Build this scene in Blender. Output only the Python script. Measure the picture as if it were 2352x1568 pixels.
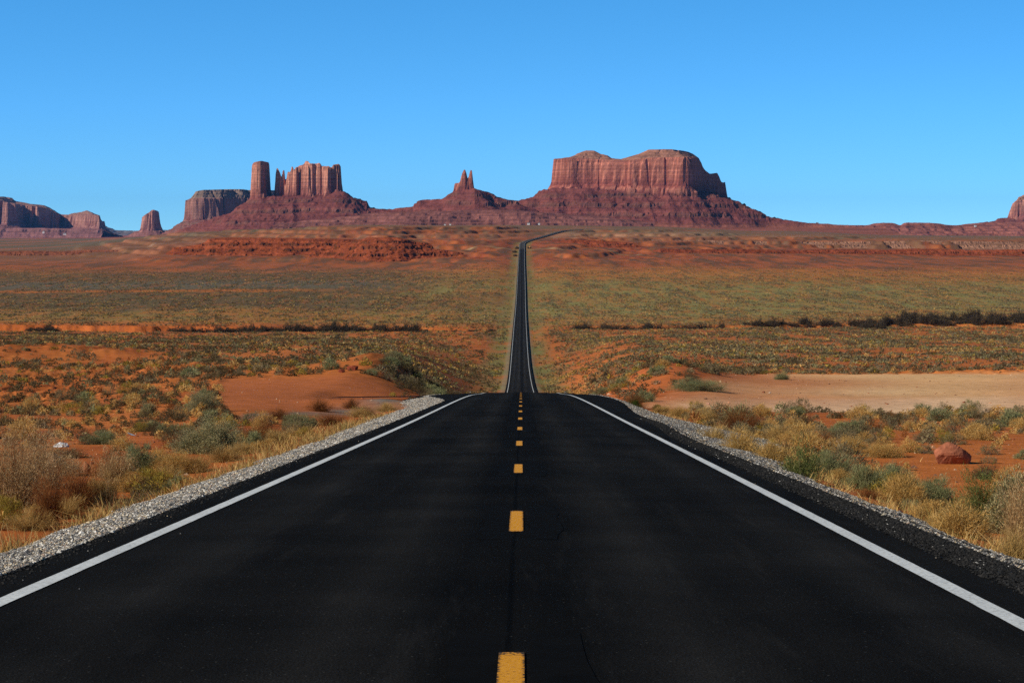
import bpy, math, random
import numpy as np

# ------------------------------------------------------------------ camera, sky, sun, exposure
S = bpy.context.scene
for o in list(bpy.data.objects):
    bpy.data.objects.remove(o)
FPX = 4707.0            # focal length in pixels of a 2352 px wide frame
W0, H0, HOR = 2352.0, 1568.0, 512.0
PITCH = math.atan((H0 / 2 - HOR) / FPX)
cam_data = bpy.data.cameras.new('camera')
cam_data.sensor_width = 36.0
cam_data.lens = FPX / W0 * 36.0
cam_data.clip_start, cam_data.clip_end = 0.3, 120000.0
camera = bpy.data.objects.new('camera', cam_data)
S.collection.objects.link(camera)
camera.location = (0, 0, 0)
camera.rotation_euler = (math.pi / 2 - PITCH, 0, 0)
S.camera = camera

SUN_AZ = math.radians(-116)     # from straight ahead, clockwise; negative = to the left
SUN_EL = math.radians(30)
to_sun = (math.sin(SUN_AZ) * math.cos(SUN_EL), math.cos(SUN_AZ) * math.cos(SUN_EL), math.sin(SUN_EL))
sun_d = bpy.data.lights.new('sun', 'SUN')
sun_d.energy, sun_d.angle, sun_d.color = 5.0, math.radians(0.5), (1.0, 0.93, 0.82)
sun = bpy.data.objects.new('sun', sun_d)
S.collection.objects.link(sun)
from mathutils import Vector, Matrix
sun.rotation_euler = Vector(to_sun).to_track_quat('Z', 'Y').to_euler()
sun.location = (-60, -40, 60)

world = bpy.data.worlds.new('World')
S.world = world
world.use_nodes = True
wn, wl = world.node_tree.nodes, world.node_tree.links
wn.clear()
w_out = wn.new('ShaderNodeOutputWorld')
w_bg = wn.new('ShaderNodeBackground')
w_bg.inputs['Strength'].default_value = 0.15
sky = wn.new('ShaderNodeTexSky')
sky.sky_type = 'NISHITA'
sky.sun_disc = False
sky.sun_elevation = SUN_EL
sky.sun_rotation = SUN_AZ
sky.altitude = 1600
sky.air_density, sky.dust_density, sky.ozone_density = 1.0, 0.15, 3.0
w_tc = wn.new('ShaderNodeTexCoord')
w_map = wn.new('ShaderNodeMapping')
w_map.inputs['Scale'].default_value = (1, 1, 2.35)
w_map.inputs['Location'].default_value = (0, 0, 0.165)
w_nrm = wn.new('ShaderNodeVectorMath'); w_nrm.operation = 'NORMALIZE'
w_hs = wn.new('ShaderNodeHueSaturation')
w_hs.inputs['Saturation'].default_value = 1.29
w_hs.inputs['Value'].default_value = 1.78
w_hs.inputs['Hue'].default_value = 0.492
wl.new(w_tc.outputs['Generated'], w_map.inputs['Vector'])
wl.new(w_map.outputs['Vector'], w_nrm.inputs[0])
wl.new(w_nrm.outputs[0], sky.inputs['Vector'])
wl.new(sky.outputs['Color'], w_hs.inputs['Color'])
# upper sky, out of view, dimmed to cut ambient fill and deepen shadows
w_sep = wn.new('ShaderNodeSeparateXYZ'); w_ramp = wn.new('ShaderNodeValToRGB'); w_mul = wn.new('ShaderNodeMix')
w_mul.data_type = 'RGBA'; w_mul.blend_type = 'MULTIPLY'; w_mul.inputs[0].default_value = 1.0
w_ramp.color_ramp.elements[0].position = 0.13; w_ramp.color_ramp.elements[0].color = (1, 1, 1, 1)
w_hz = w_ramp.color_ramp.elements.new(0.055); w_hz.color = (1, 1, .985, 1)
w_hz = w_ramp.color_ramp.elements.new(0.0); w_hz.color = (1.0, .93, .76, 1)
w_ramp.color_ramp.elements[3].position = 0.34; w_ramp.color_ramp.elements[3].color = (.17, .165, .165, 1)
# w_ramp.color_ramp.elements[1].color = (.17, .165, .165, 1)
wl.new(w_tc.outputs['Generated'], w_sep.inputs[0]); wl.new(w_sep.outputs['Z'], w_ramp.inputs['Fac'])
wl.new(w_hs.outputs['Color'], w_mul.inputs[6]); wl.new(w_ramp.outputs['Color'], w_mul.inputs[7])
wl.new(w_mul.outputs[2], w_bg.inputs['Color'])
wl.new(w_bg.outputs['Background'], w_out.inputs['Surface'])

S.view_settings.view_transform = 'Standard'
S.view_settings.look = 'None'
S.view_settings.exposure = 0.0
S.view_settings.gamma = 1.0
S.render.engine = 'CYCLES'
S.cycles.max_bounces = 5
S.cycles.diffuse_bounces = 1
S.cycles.glossy_bounces = 2
S.cycles.transmission_bounces = 3
S.cycles.transparent_max_bounces = 4
S.cycles.volume_bounces = 0
S.cycles.use_denoising = False

# ------------------------------------------------------------------ helpers
rng = np.random.default_rng(7)

def slope_py(py):
    """z per metre of depth for a picture row (the camera looks down by PITCH)"""
    b = (H0 / 2 - np.asarray(py, float)) / FPX
    c, s = math.cos(PITCH), math.sin(PITCH)
    return (b * c - s) / (c + b * s)

def u_px(px, py=HOR):
    b = (H0 / 2 - np.asarray(py, float)) / FPX
    c, s = math.cos(PITCH), math.sin(PITCH)
    return (np.asarray(px, float) - W0 / 2) / FPX / (c + b * s)

def hash2(ix, iy, seed):
    h = (ix.astype(np.int64) * 374761393 + iy.astype(np.int64) * 668265263 + seed * 144269504) & 0xffffffff
    h = ((h ^ (h >> 13)) * 1274126177) & 0xffffffff
    h = (h ^ (h >> 16)) & 0xffffffff
    return h

def perlin(x, y, seed=0):
    x, y = np.broadcast_arrays(np.asarray(x, float), np.asarray(y, float))
    x0, y0 = np.floor(x), np.floor(y)
    fx, fy = x - x0, y - y0
    ix, iy = x0.astype(np.int64), y0.astype(np.int64)
    def g(dx, dy):
        a = hash2(ix + dx, iy + dy, seed) * (2 * math.pi / 4294967296.0)
        return np.cos(a) * (fx - dx) + np.sin(a) * (fy - dy)
    sx, sy = fx * fx * fx * (fx * (fx * 6 - 15) + 10), fy * fy * fy * (fy * (fy * 6 - 15) + 10)
    a = g(0, 0) * (1 - sx) + g(1, 0) * sx
    b = g(0, 1) * (1 - sx) + g(1, 1) * sx
    return (a * (1 - sy) + b * sy) * 1.5

def fbm(x, y, octaves=4, seed=0, gain=0.5, lac=2.03):
    t, a, f = 0.0, 1.0, 1.0
    for k in range(octaves):
        t = t + a * perlin(x * f + 17.3 * k, y * f - 9.1 * k, seed + k * 31)
        a *= gain; f *= lac
    return t

def sstep(a, b, x):
    t = np.clip((x - a) / (b - a), 0, 1)
    return t * t * (3 - 2 * t)

def pchip(xk, yk, x):
    xk, yk = np.asarray(xk, float), np.asarray(yk, float)
    h = np.diff(xk); d = np.diff(yk) / h
    m = np.zeros_like(xk)
    m[0], m[-1] = d[0], d[-1]
    w1, w2 = 2 * h[1:] + h[:-1], h[1:] + 2 * h[:-1]
    same = d[1:] * d[:-1] > 0
    with np.errstate(divide='ignore', invalid='ignore'):
        hm = (w1 + w2) / (w1 / d[:-1] + w2 / d[1:])
    m[1:-1] = np.where(same, hm, 0)
    x = np.clip(x, xk[0], xk[-1])
    i = np.clip(np.searchsorted(xk, x, side='right') - 1, 0, len(h) - 1)
    t = (x - xk[i]) / h[i]
    return (yk[i] * (1 + 2 * t) * (1 - t) ** 2 + h[i] * m[i] * t * (1 - t) ** 2
            + yk[i + 1] * t * t * (3 - 2 * t) + h[i] * m[i + 1] * t * t * (t - 1))

def mesh_from(name, V, loops, sizes, color=None, smooth=False, extra=None):
    """V (n,3); loops flat vertex indices; sizes per-face count (int or array)"""
    me = bpy.data.meshes.new(name)
    V = np.asarray(V, np.float32); loops = np.asarray(loops, np.int32).ravel()
    if np.isscalar(sizes):
        sizes = np.full(len(loops) // sizes, sizes, np.int32)
    sizes = np.asarray(sizes, np.int32)
    me.vertices.add(len(V)); me.vertices.foreach_set('co', V.ravel())
    me.loops.add(len(loops)); me.loops.foreach_set('vertex_index', loops)
    me.polygons.add(len(sizes))
    st = np.zeros(len(sizes), np.int32); st[1:] = np.cumsum(sizes)[:-1]
    me.polygons.foreach_set('loop_start', st)
    me.polygons.foreach_set('loop_total', sizes)
    me.polygons.foreach_set('use_smooth', np.full(len(sizes), bool(smooth)))
    if color is not None:
        c = np.ones((len(V), 4), np.float32); c[:, :3] = np.asarray(color, np.float32)
        a = me.attributes.new('Col', 'FLOAT_COLOR', 'POINT'); a.data.foreach_set('color', c.ravel())
    me.update(calc_edges=True)
    return me

def grid_loops(nr, nc, wrap=False):
    r = np.arange(nr - 1)[:, None]; c = np.arange(nc if wrap else nc - 1)[None, :]
    c2 = (c + 1) % nc
    return np.stack([r * nc + c, r * nc + c2, (r + 1) * nc + c2, (r + 1) * nc + c], -1).reshape(-1)

def link(name, me, mat=None, parent=None, **props):
    o = bpy.data.objects.new(name, me)
    S.collection.objects.link(o)
    if mat is not None and len(me.materials) == 0:
        me.materials.append(mat)
    if parent is not None:
        o.parent = parent
    for k, v in props.items():
        o[k] = v
    return o

def empty(name, loc, **props):
    o = bpy.data.objects.new(name, None)
    S.collection.objects.link(o)
    o.location = loc
    o.empty_display_size = 0.2
    for k, v in props.items():
        o[k] = v
    return o

class Nodes:
    def __init__(self, name):
        self.m = bpy.data.materials.new(name); self.m.use_nodes = True
        self.t = self.m.node_tree; self.n = self.t.nodes; self.n.clear()
        self.out = self.n.new('ShaderNodeOutputMaterial')
    def add(self, typ, **kw):
        nd = self.n.new(typ)
        for k, v in kw.items():
            if k.startswith('i_'):
                nd.inputs[k[2:].replace('_', ' ')].default_value = v
            else:
                setattr(nd, k, v)
        return nd
    def link(self, a, b): self.t.links.new(a, b)
    def noise(self, scale, detail=4, vec=None, rough=0.55):
        nd = self.add('ShaderNodeTexNoise', i_Scale=scale, i_Detail=detail, i_Roughness=rough)
        if vec is not None: self.link(vec, nd.inputs['Vector'])
        return nd
    def ramp(self, fac, stops):
        r = self.add('ShaderNodeValToRGB'); e = r.color_ramp.elements
        while len(e) < len(stops): e.new(0.5)
        for k, (p, c) in enumerate(stops):
            e[k].position = p
            e[k].color = (c, c, c, 1) if np.isscalar(c) else (*c, 1)
        self.link(fac, r.inputs['Fac']); return r
    def mix(self, typ, fac, a, b):
        x = self.add('ShaderNodeMix', data_type='RGBA', blend_type=typ)
        for s, v in ((0, fac), (6, a), (7, b)):
            if hasattr(v, 'is_linked'): self.link(v, x.inputs[s])
            else: x.inputs[s].default_value = v if s == 0 else ((*v, 1) if not np.isscalar(v) else (v, v, v, 1))
        return x.outputs[2]
    def coords(self, scale=None):
        g = self.add('ShaderNodeTexCoord')
        if scale is None: return g.outputs['Object']
        mp = self.add('ShaderNodeMapping'); mp.inputs['Scale'].default_value = scale
        self.link(g.outputs['Object'], mp.inputs['Vector']); return mp.outputs['Vector']
    def attr(self, name='Col'):
        return self.add('ShaderNodeAttribute', attribute_name=name).outputs['Color']
    def bsdf(self, color, rough=0.9, spec=0.15, bump=None, bump_strength=0.3, bump_dist=0.05):
        p = self.add('ShaderNodeBsdfPrincipled')
        p.inputs['Roughness'].default_value = rough
        p.inputs['Specular IOR Level'].default_value = spec
        if hasattr(color, 'is_linked'): self.link(color, p.inputs['Base Color'])
        else: p.inputs['Base Color'].default_value = (*color, 1)
        if bump is not None:
            b = self.add('ShaderNodeBump', i_Strength=bump_strength, i_Distance=bump_dist)
            self.link(bump, b.inputs['Height']); self.link(b.outputs['Normal'], p.inputs['Normal'])
        self.link(p.outputs[0], self.out.inputs['Surface']); return p

# ------------------------------------------------------------------ road line and height of the land
VP_SL = float(slope_py(852.7))
EYE = 1.66
def plane(D): return -EYE + VP_SL * np.asarray(D, float)
def zp(D, py): return float(D * slope_py(py))

RD = [(-60, float(plane(-60))), (0, -EYE), (60, float(plane(60))), (142, float(plane(142))), (180, zp(180, 903.2)), (217, zp(217, 901.2)), (300, -26.3),
      (400, -35.0), (555, zp(555, 900)), (700, -53.0), (841, zp(841, 832.6)), (1168, zp(1168, 756.6)), (1540, zp(1540, 702.9)),
      (1912, zp(1912, 649)), (2300, zp(2300, 617)), (2627, zp(2627, 593)), (3000, zp(3000, 569.5)), (3300, zp(3300, 558)), (3420, zp(3420, 552)),
      (3620, zp(3620, 545.5)), (3850, zp(3850, 538.5)), (4080, zp(4080, 532)), (4200, zp(4200, 529)), (4400, zp(4400, 527.5)), (9000, -14)]
rd_x, rd_z = [a for a, _ in RD], [b for _, b in RD]
def road_z(D): return pchip(rd_x, rd_z, np.asarray(D, float))
RX = [(-60, -0.35), (0, -0.06), (130, 0.56), (555, 2.3), (841, 3.2), (1168, 4.6), (1912, 8.6), (2627, 12.4), (3000, 14.6), (3200, 15.6), (3300, 17.6), (3420, 27.5),
      (3620, 47.5), (3850, 70.5), (4080, 95), (4200, 111), (4400, 150), (9000, 1200)]
rx_x, rx_y = [a for a, _ in RX], [b for _, b in RX]
def road_x(D): return pchip(rx_x, rx_y, np.asarray(D, float))

def col(*rows):
    D, Z = [], []
    for d, v in rows:
        D.append(d)
        if isinstance(v, str):
            Z.append(float(plane(d)) + float(v))
        elif v > 60: Z.append(zp(d, v))
        else: Z.append(float(v))
    return np.log(np.maximum(np.array(D, float), 1.0)), np.array(Z)
_rd = lambda d: float(road_z(d))
COLS = [
 (-200, col((1, '-.9'), (60, '-.9'), (100, '-1.1'), (130, 950), (200, 886), (280, 846), (345, 822), (450, -32.5), (600, 800), (800, 779), (1100, 768), (1550, 702), (1912, 655), (2600, 607), (3500, 582), (5000, 563), (8000, 550), (14000, 546.5), (30000, 540))),
 (100, col((1, '-.9'), (60, '-.9'), (100, '-1.1'), (130, 950), (200, 886), (280, 846), (345, 822), (450, -32.5), (600, 800), (800, 779), (1100, 768), (1550, 702), (1912, 655), (2600, 607), (3500, 582), (5000, 563), (8000, 550), (14000, 546.5), (30000, 540))),
 (500, col((1, '-.9'), (60, '-.9'), (100, '-.8'), (115, 942), (175, 874), (230, 846), (300, 826), (380, -27.5), (600, 803), (800, 782), (1100, 769), (1550, 702), (1912, 652), (2400, 620), (2650, 605), (2800, 594), (3000, 580), (3160, 560), (3600, 549), (4300, 531), (6000, 537), (9000, 541), (14000, 543), (30000, 538))),
 (850, col((1, '-.9'), (60, '-.9'), (130, '-.7'), (165, 886), (195, 856), (220, 847), (270, -21.5), (350, -27.5), (600, 806), (800, 783), (1100, 769), (1550, 702), (1912, 650), (2400, 619), (2600, 605), (2800, 590), (2950, 576), (3120, 556), (3350, 546), (3800, 523), (4000, 518.5), (7000, 516), (30000, 514))),
 (1120, col((1, '-.9'), (60, '-.8'), (142, '-.2'), (217, _rd(217) + .2), (300, _rd(300)), (555, _rd(555)), (841, _rd(841)), (1168, _rd(1168)), (1540, _rd(1540)), (1912, _rd(1912)), (2627, 593), (3000, 566), (3300, 552), (3600, 541), (3800, 530), (3950, 521), (7000, 517), (30000, 514))),
 (1260, col((1, '-.9'), (60, '-.8'), (142, '-.2'), (217, _rd(217) + .2), (300, _rd(300)), (555, _rd(555)), (841, _rd(841)), (1168, _rd(1168)), (1540, _rd(1540)), (1912, _rd(1912)), (2627, 594), (3000, 569), (3300, 559), (3800, 541), (4100, 530), (7000, 519), (30000, 515))),
 (1470, col((1, '-.9'), (60, '-.9'), (125, '-.6'), (165, 885), (200, 846), (225, 841), (280, -21), (350, -27), (600, 812), (800, 790), (1100, 762), (1200, 750), (1540, 700), (1912, 650), (2627, 598), (3300, 572), (3600, 555), (3900, 538), (4200, 530), (7000, 520), (30000, 515))),
 (1780, col((1, '-.9'), (60, '-.9'), (110, '-.9'), (128, 945), (235, 858), (300, -23.2), (430, 848), (600, 815), (800, 792), (1100, 758), (1200, 748), (1540, 700), (1912, 652), (2627, 602), (3300, 578), (3700, 566), (3800, 553), (4300, 541), (8500, 530), (30000, 518))),
 (2150, col((1, '-.9'), (60, '-.9'), (110, '-.95'), (128, 951), (235, 857), (300, -23.2), (430, 848), (600, 815), (800, 788), (1100, 757), (1200, 744), (1300, 724), (1540, 700), (1912, 655), (2627, 605), (3300, 582), (3740, 574), (3830, 556), (4400, 548), (8500, 541), (30000, 520))),
 (2700, col((1, '-.9'), (60, '-.9'), (110, '-.95'), (128, 951), (235, 857), (300, -23.2), (430, 848), (600, 815), (800, 788), (1100, 757), (1200, 744), (1300, 722), (1540, 700), (1912, 655), (2627, 607), (3300, 584), (3740, 575), (3830, 557), (4400, 550), (8500, 546), (30000, 522))),
]
COLPX = np.array([c[0] for c in COLS], float)

def terrace(z, step, sharp=5.0):
    k = z / step; f = np.floor(k); t = k - f
    t = np.where(t < 0.5, 0.5 * (2 * t) ** sharp, 1 - 0.5 * (2 - 2 * t) ** sharp)
    return (f + t) * step

def land(x, y, want=False):
    x, y = np.asarray(x, float), np.asarray(y, float)
    r = np.hypot(x, y)
    D0 = np.maximum(y, r * 0.93)
    px = np.clip(x / np.maximum(D0, 1.0) * FPX + W0 / 2, -200, 2700)
    # wander the contours so that rims and banks are not straight
    wz = sstep(2200, 2500, D0) * (1 - sstep(4300, 5200, D0))
    warp = wz * (120 * fbm(x / 300, y / 900, 3, 11) + 60 * fbm(x / 60, y / 220, 3, 12)) \
        + sstep(250, 600, D0) * (1 - sstep(1900, 2300, D0)) * 0.02 * D0 * fbm(x / 160, y / 160, 2, 13) \
        + (1 - lots(x, y)) * sstep(120, 170, D0) * (1 - sstep(330, 600, D0)) * 3.5 * fbm(x / 30, y / 50, 2, 14)
    dx = x - road_x(y)
    calm = sstep(7, 45, np.abs(dx) - D0 * 0.004)
    LD = np.log(np.clip(D0 + warp * calm, 1.0, 29999))
    z = np.zeros_like(LD)
    idx = np.clip(np.searchsorted(COLPX, px, side='right') - 1, 0, len(COLS) - 2)
    for k in range(len(COLS) - 1):
        m = idx == k
        if not m.any(): continue
        t = (px[m] - COLPX[k]) / (COLPX[k + 1] - COLPX[k]); t = t * t * (3 - 2 * t)
        z[m] = pchip(*COLS[k][1], LD[m]) * (1 - t) + pchip(*COLS[k + 1][1], LD[m]) * t
    # layered ledges of the red hills
    led = wz * sstep(-54, -44, z)
    zn = z + 1.2 * fbm(x / 50, y / 120, 3, 21) * led
    zt = terrace(zn + 0.6, 6.5, 9.0) - 0.6
    z = z + led * calm * (0.85 * (zt - z)) + led * calm * 1.1 * fbm(x / 14, y / 60, 3, 22)
    # the wash with its orange bank
    Dw = D0 + 9 * fbm(x / 60, y * 0 + 2.2, 3, 23) + 2.2 * fbm(x / 9, y * 0 + 5.5, 2, 24)
    wl_ = (1 - sstep(1000, 1120, px)) * (1 - .62 * sstep(560, 720, px))
    wr_ = sstep(1290, 1360, px)
    bank = (sstep(1168, 1171, Dw) * 3.6 - sstep(1136, 1142, Dw) * 1.6) * (1 - sstep(1500, 1900, D0))
    bank2 = (sstep(1196, 1202, Dw) * 2.2 - sstep(1165, 1172, Dw) * 2.0) * (1 - sstep(1500, 1900, D0))
    z = z + wl_ * bank + wr_ * bank2
    # relief
    near = 1 - sstep(120, 400, D0)
    lot = lots(x, y)
    z = z + calm * (1 - lot) * (near * (0.20 * fbm(x / 5.0, y / 5.0, 3, 31) + 0.3 * fbm(x / 19, y / 19, 2, 32))
                    + sstep(100, 300, D0) * (1 - sstep(2300, 2600, D0)) * 0.45 * fbm(x / 40, y / 60, 3, 33)
                    + sstep(4500, 6000, D0) * 3.0 * fbm(x / 700, y / 1200, 3, 34))
    # mounds left by the road cut, and the far hummock at the left edge
    def bump(px_, D_, rx, ry, h):
        cx = float(u_px(px_)) * D_
        return h * np.exp(-((x - cx) / rx) ** 2 - ((y - D_) / ry) ** 2)
    z = z + (bump(960, 196, 5.5, 22, 1.5) + bump(890, 205, 9, 22, 1.3) + bump(1440, 190, 4.5, 22, .55) + bump(1500, 205, 7, 22, .6) + bump(150, 330, 24, 22, 2.6)) * (1 + 0.22 * fbm(x / 4.5, y / 9, 3, 36))
    side = sstep(-15, -12.5, x) * (1 - sstep(9, 15, np.abs(y - 143 - .02 * x))) * (x < 0)
    z = z + (1 - side) * calm * sstep(140, 170, D0) * (1 - sstep(240, 300, D0)) * (1 - lot) * (0.26 * fbm(x / 1.6, y / 4, 3, 38) + .20 * np.abs(fbm(x / .9 + .2 * y, y / 3.0, 3, 39)))
    z = z * (1 - side) + (road_z(y) - .16 + .012 * (x + 5)) * side
    # road bed
    rz = road_z(y)
    wid = 5.6 + 0.0006 * D0
    k = sstep(0, np.where(D0 < 140, 3.0, 9.0) + 0.006 * D0, np.abs(dx) - wid)
    infr = (y > -70) & (y < 4400)
    bed = rz - 0.32 - 0.00025 * D0 - np.clip(np.abs(dx) - 5.0, 0, 2) * 0.12
    z = np.where(infr, bed * (1 - k) + z * k, z)
    if want: return z, px, D0, dx, led, wl_, wr_, Dw
    return z

def lots(x, y):
    """the bare pull-outs on both sides, 0..1"""
    e = 3.0 * fbm(x / 12, y / 12, 2, 41)
    u = x / np.maximum(y, 1.0)
    ul, ur = float(u_px(505)), float(u_px(905))
    a = sstep(112, 122, y + e) * (1 - sstep(170, 180, y + e)) * sstep(ul - .002, ul + .002, u + e * .0006) * (1 - sstep(ur - .012, ur, u))
    lo = float(u_px(1490)) + np.clip((y - 140) / 90, 0, 1) * (float(u_px(1760)) - float(u_px(1490)))
    b = sstep(124, 133, y + e * .7) * (1 - sstep(226, 236, y + e)) * sstep(lo - .004, lo + .004, u + e * .0012)
    return np.clip(a + b, 0, 1)

# ------------------------------------------------------------------ materials
def mat_ground():
    N = Nodes('desert_ground')
    c = N.attr()
    o = N.coords()
    n1 = N.noise(0.9, 6, o); n2 = N.noise(9.0, 5, o); n3 = N.noise(0.05, 5, o)
    f = N.ramp(n1.outputs['Fac'], [(0.3, 0.78), (0.7, 1.2)])
    g = N.ramp(n2.outputs['Fac'], [(0.3, 0.8), (0.7, 1.18)])
    h = N.ramp(n3.outputs['Fac'], [(0.3, 0.86), (0.7, 1.14)])
    x = N.mix('MULTIPLY', 1.0, c, f.outputs[0]); x = N.mix('MULTIPLY', 1.0, x, g.outputs[0]); x = N.mix('MULTIPLY', 1.0, x, h.outputs[0])
    N.bsdf(x, 1.0, 0.05, n2.outputs['Fac'], 0.5, 0.06)
    return N.m
M_GROUND = mat_ground()

def mat_asphalt(base=0.0078):
    N = Nodes('asphalt')
    o = N.coords()
    g = N.add('ShaderNodeTexVoronoi', i_Scale=55.0); N.link(o, g.inputs['Vector'])
    sp = N.add('ShaderNodeTexVoronoi', i_Scale=24.0); N.link(o, sp.inputs['Vector'])
    st = N.coords((1.1, 0.05, 1)); n1 = N.noise(1.0, 5, st); n2 = N.noise(0.35, 4, o); n3 = N.noise(70, 2, o)
    col_ = N.ramp(n1.outputs['Fac'], [(0.3, tuple(base * k for k in (.78, .76, .74))), (0.72, tuple(base * k for k in (1.32, 1.27, 1.2)))])
    pt = N.ramp(n2.outputs['Fac'], [(0.35, 0.78), (0.65, 1.28)])
    x = N.mix('MULTIPLY', 1.0, col_.outputs[0], pt.outputs[0])
    gr = N.ramp(n3.outputs['Fac'], [(0.3, 0.5), (0.72, 1.8)])
    x = N.mix('MULTIPLY', 1.0, x, gr.outputs[0])
    # where the traffic runs: distance from the road's own centre line
    s3 = N.add('ShaderNodeSeparateXYZ'); N.link(o, s3.inputs[0])
    def m(op, a, b=None):
        q = N.add('ShaderNodeMath', operation=op)
        for k, v in enumerate((a, b)):
            if v is None: continue
            if hasattr(v, 'is_linked'): N.link(v, q.inputs[k])
            else: q.inputs[k].default_value = v
        return q.outputs[0]
    wob = m('MULTIPLY', m('SUBTRACT', N.noise(0.12, 3, o).outputs['Fac'], 0.5), 0.5)
    xr = m('ADD', m('SUBTRACT', m('SUBTRACT', s3.outputs['X'], -0.05), m('MULTIPLY', s3.outputs['Y'], 0.0048)), wob)
    ax = m('ABSOLUTE', xr)
    ln = m('DIVIDE', ax, 4.4)
    track = N.ramp(ln, [(0.0, .60), (.10, .62), (.16, 1.05), (.25, 1.5), (.37, 1.0), (.52, .95), (.63, 1.45), (.75, .95), (.88, .85), (1.0, 1.0)])
    x = N.mix('MULTIPLY', 1.0, x, track.outputs[0])
    seam = N.ramp(m('ABSOLUTE', m('ADD', m('SUBTRACT', xr, wob), 0.03)), [(0.0, .5), (.014, .6), (.03, 1.0)])
    x = N.mix('MULTIPLY', 1.0, x, seam.outputs[0])
    # scuffs and hairline cracks
    sc = N.noise(1.0, 6, N.coords((2.6, .18, 1)), .7); scr = N.ramp(sc.outputs['Fac'], [(.56, 0.0), (.70, .32), (.82, .05)])
    x = N.mix('ADD', scr.outputs[0], x, (base * 2.2, base * 2.1, base * 2.0))
    # bright chips of stone showing in the mix
    s = N.add('ShaderNodeSeparateColor'); N.link(sp.outputs['Color'], s.inputs[0])
    near = m('LESS_THAN', sp.outputs['Distance'], 0.17)
    pick = m('GREATER_THAN', s.outputs[0], 0.91)
    x = N.mix('MIX', m('MULTIPLY', near, pick), x, (0.055, 0.055, 0.052))
    # distance haze and grazing light painted in as paler asphalt; older past the joint
    haze_age = N.ramp(m('DIVIDE', s3.outputs['Y'], 4000.0), [(0.0, 1 / 6), (.09, 1 / 6), (.20, .34), (.735, .36), (.742, .95), (1.0, 1.0)])
    x = N.mix('MULTIPLY', 1.0, x, N.mix('MULTIPLY', 1.0, haze_age.outputs[0], (6.0, 6.0, 6.0)))
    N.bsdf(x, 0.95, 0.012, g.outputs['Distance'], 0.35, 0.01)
    return N.m
M_ASPH = mat_asphalt()

def mat_line():
    N = Nodes('white_road_paint')
    o = N.coords(); n = N.noise(28, 5, o); n2 = N.noise(1.2, 4, o)
    a = N.ramp(n.outputs['Fac'], [(0.30, (.10, .10, .10)), (0.36, (.50, .52, .52)), (0.55, (.72, .75, .74))])
    b = N.ramp(n2.outputs['Fac'], [(0.3, .84), (.7, 1.0)])
    N.bsdf(N.mix('MULTIPLY', 1.0, a.outputs[0], b.outputs[0]), 0.7, 0.25, n.outputs['Fac'], 0.2, 0.01)
    return N.m
M_LINE = mat_line()

def mat_dash():
    N = Nodes('yellow_road_paint')
    tc = N.add('ShaderNodeTexCoord'); sp = N.add('ShaderNodeSeparateXYZ'); N.link(tc.outputs['Object'], sp.inputs[0])
    n = N.noise(34, 5, tc.outputs['Object'])
    ab = N.add('ShaderNodeMath', operation='ABSOLUTE'); N.link(sp.outputs['X'], ab.inputs[0])
    ed = N.ramp(ab.outputs[0], [(0.0, 0.0), (.052, 0.0), (.075, .20)])
    yy = N.add('ShaderNodeMath', operation='SUBTRACT'); yy.inputs[1].default_value = 1.575; N.link(sp.outputs['Y'], yy.inputs[0])
    ya = N.add('ShaderNodeMath', operation='ABSOLUTE'); N.link(yy.outputs[0], ya.inputs[0])
    y2 = N.add('ShaderNodeMath', operation='MULTIPLY'); y2.inputs[1].default_value = .5; N.link(ya.outputs[0], y2.inputs[0])
    ed2 = N.ramp(y2.outputs[0], [(0.0, 0.0), (.70, .0), (.79, .22)])
    sub = N.add('ShaderNodeMath', operation='SUBTRACT'); N.link(n.outputs['Fac'], sub.inputs[0]); N.link(ed.outputs[0], sub.inputs[1])
    sub2 = N.add('ShaderNodeMath', operation='SUBTRACT'); N.link(sub.outputs[0], sub2.inputs[0]); N.link(ed2.outputs[0], sub2.inputs[1])
    y = N.ramp(sub2.outputs[0], [(0.30, (.05, .03, .012)), (0.40, (.64, .27, .012)), (0.75, (.80, .37, .020))])
    # worn ladder of old paint on the right-hand third
    wv = N.add('ShaderNodeMath', operation='MULTIPLY'); wv.inputs[1].default_value = 26.0; N.link(sp.outputs['Y'], wv.inputs[0])
    sn = N.add('ShaderNodeMath', operation='SINE'); N.link(wv.outputs[0], sn.inputs[0])
    ad = N.add('ShaderNodeMath', operation='ADD'); N.link(sn.outputs[0], ad.inputs[0]); N.link(n.outputs['Fac'], ad.inputs[1])
    gt = N.add('ShaderNodeMath', operation='GREATER_THAN'); gt.inputs[1].default_value = 1.12; N.link(ad.outputs[0], gt.inputs[0])
    old = N.mix('MIX', gt.outputs[0], (.011, .011, .010), (.13, .066, .014))
    side = N.add('ShaderNodeMath', operation='GREATER_THAN'); side.inputs[1].default_value = 0.2; N.link(sp.outputs['X'], side.inputs[0])
    N.bsdf(N.mix('MIX', side.outputs[0], y.outputs[0], old), 0.75, 0.2)
    return N.m
M_DASH = mat_dash()

def mat_gravel():
    N = Nodes('gravel_bed')
    o = N.coords(); v = N.add('ShaderNodeTexVoronoi', i_Scale=17.0); N.link(o, v.inputs['Vector'])
    s = N.add('ShaderNodeSeparateColor'); N.link(v.outputs['Color'], s.inputs[0])
    c = N.ramp(s.outputs[0], [(0.0, (.03, .03, .03)), (.4, (.09, .088, .085)), (.7, (.31, .28, .235)), (1.0, (.48, .45, .39))])
    d = N.ramp(v.outputs['Distance'], [(0.0, 1.0), (.62, .95), (.85, .25)])
    N.bsdf(N.mix('MULTIPLY', 1.0, c.outputs[0], d.outputs[0]), 0.9, 0.2, v.outputs['Distance'], 0.9, -0.03)
    return N.m
M_GRAV = mat_gravel()

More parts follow.
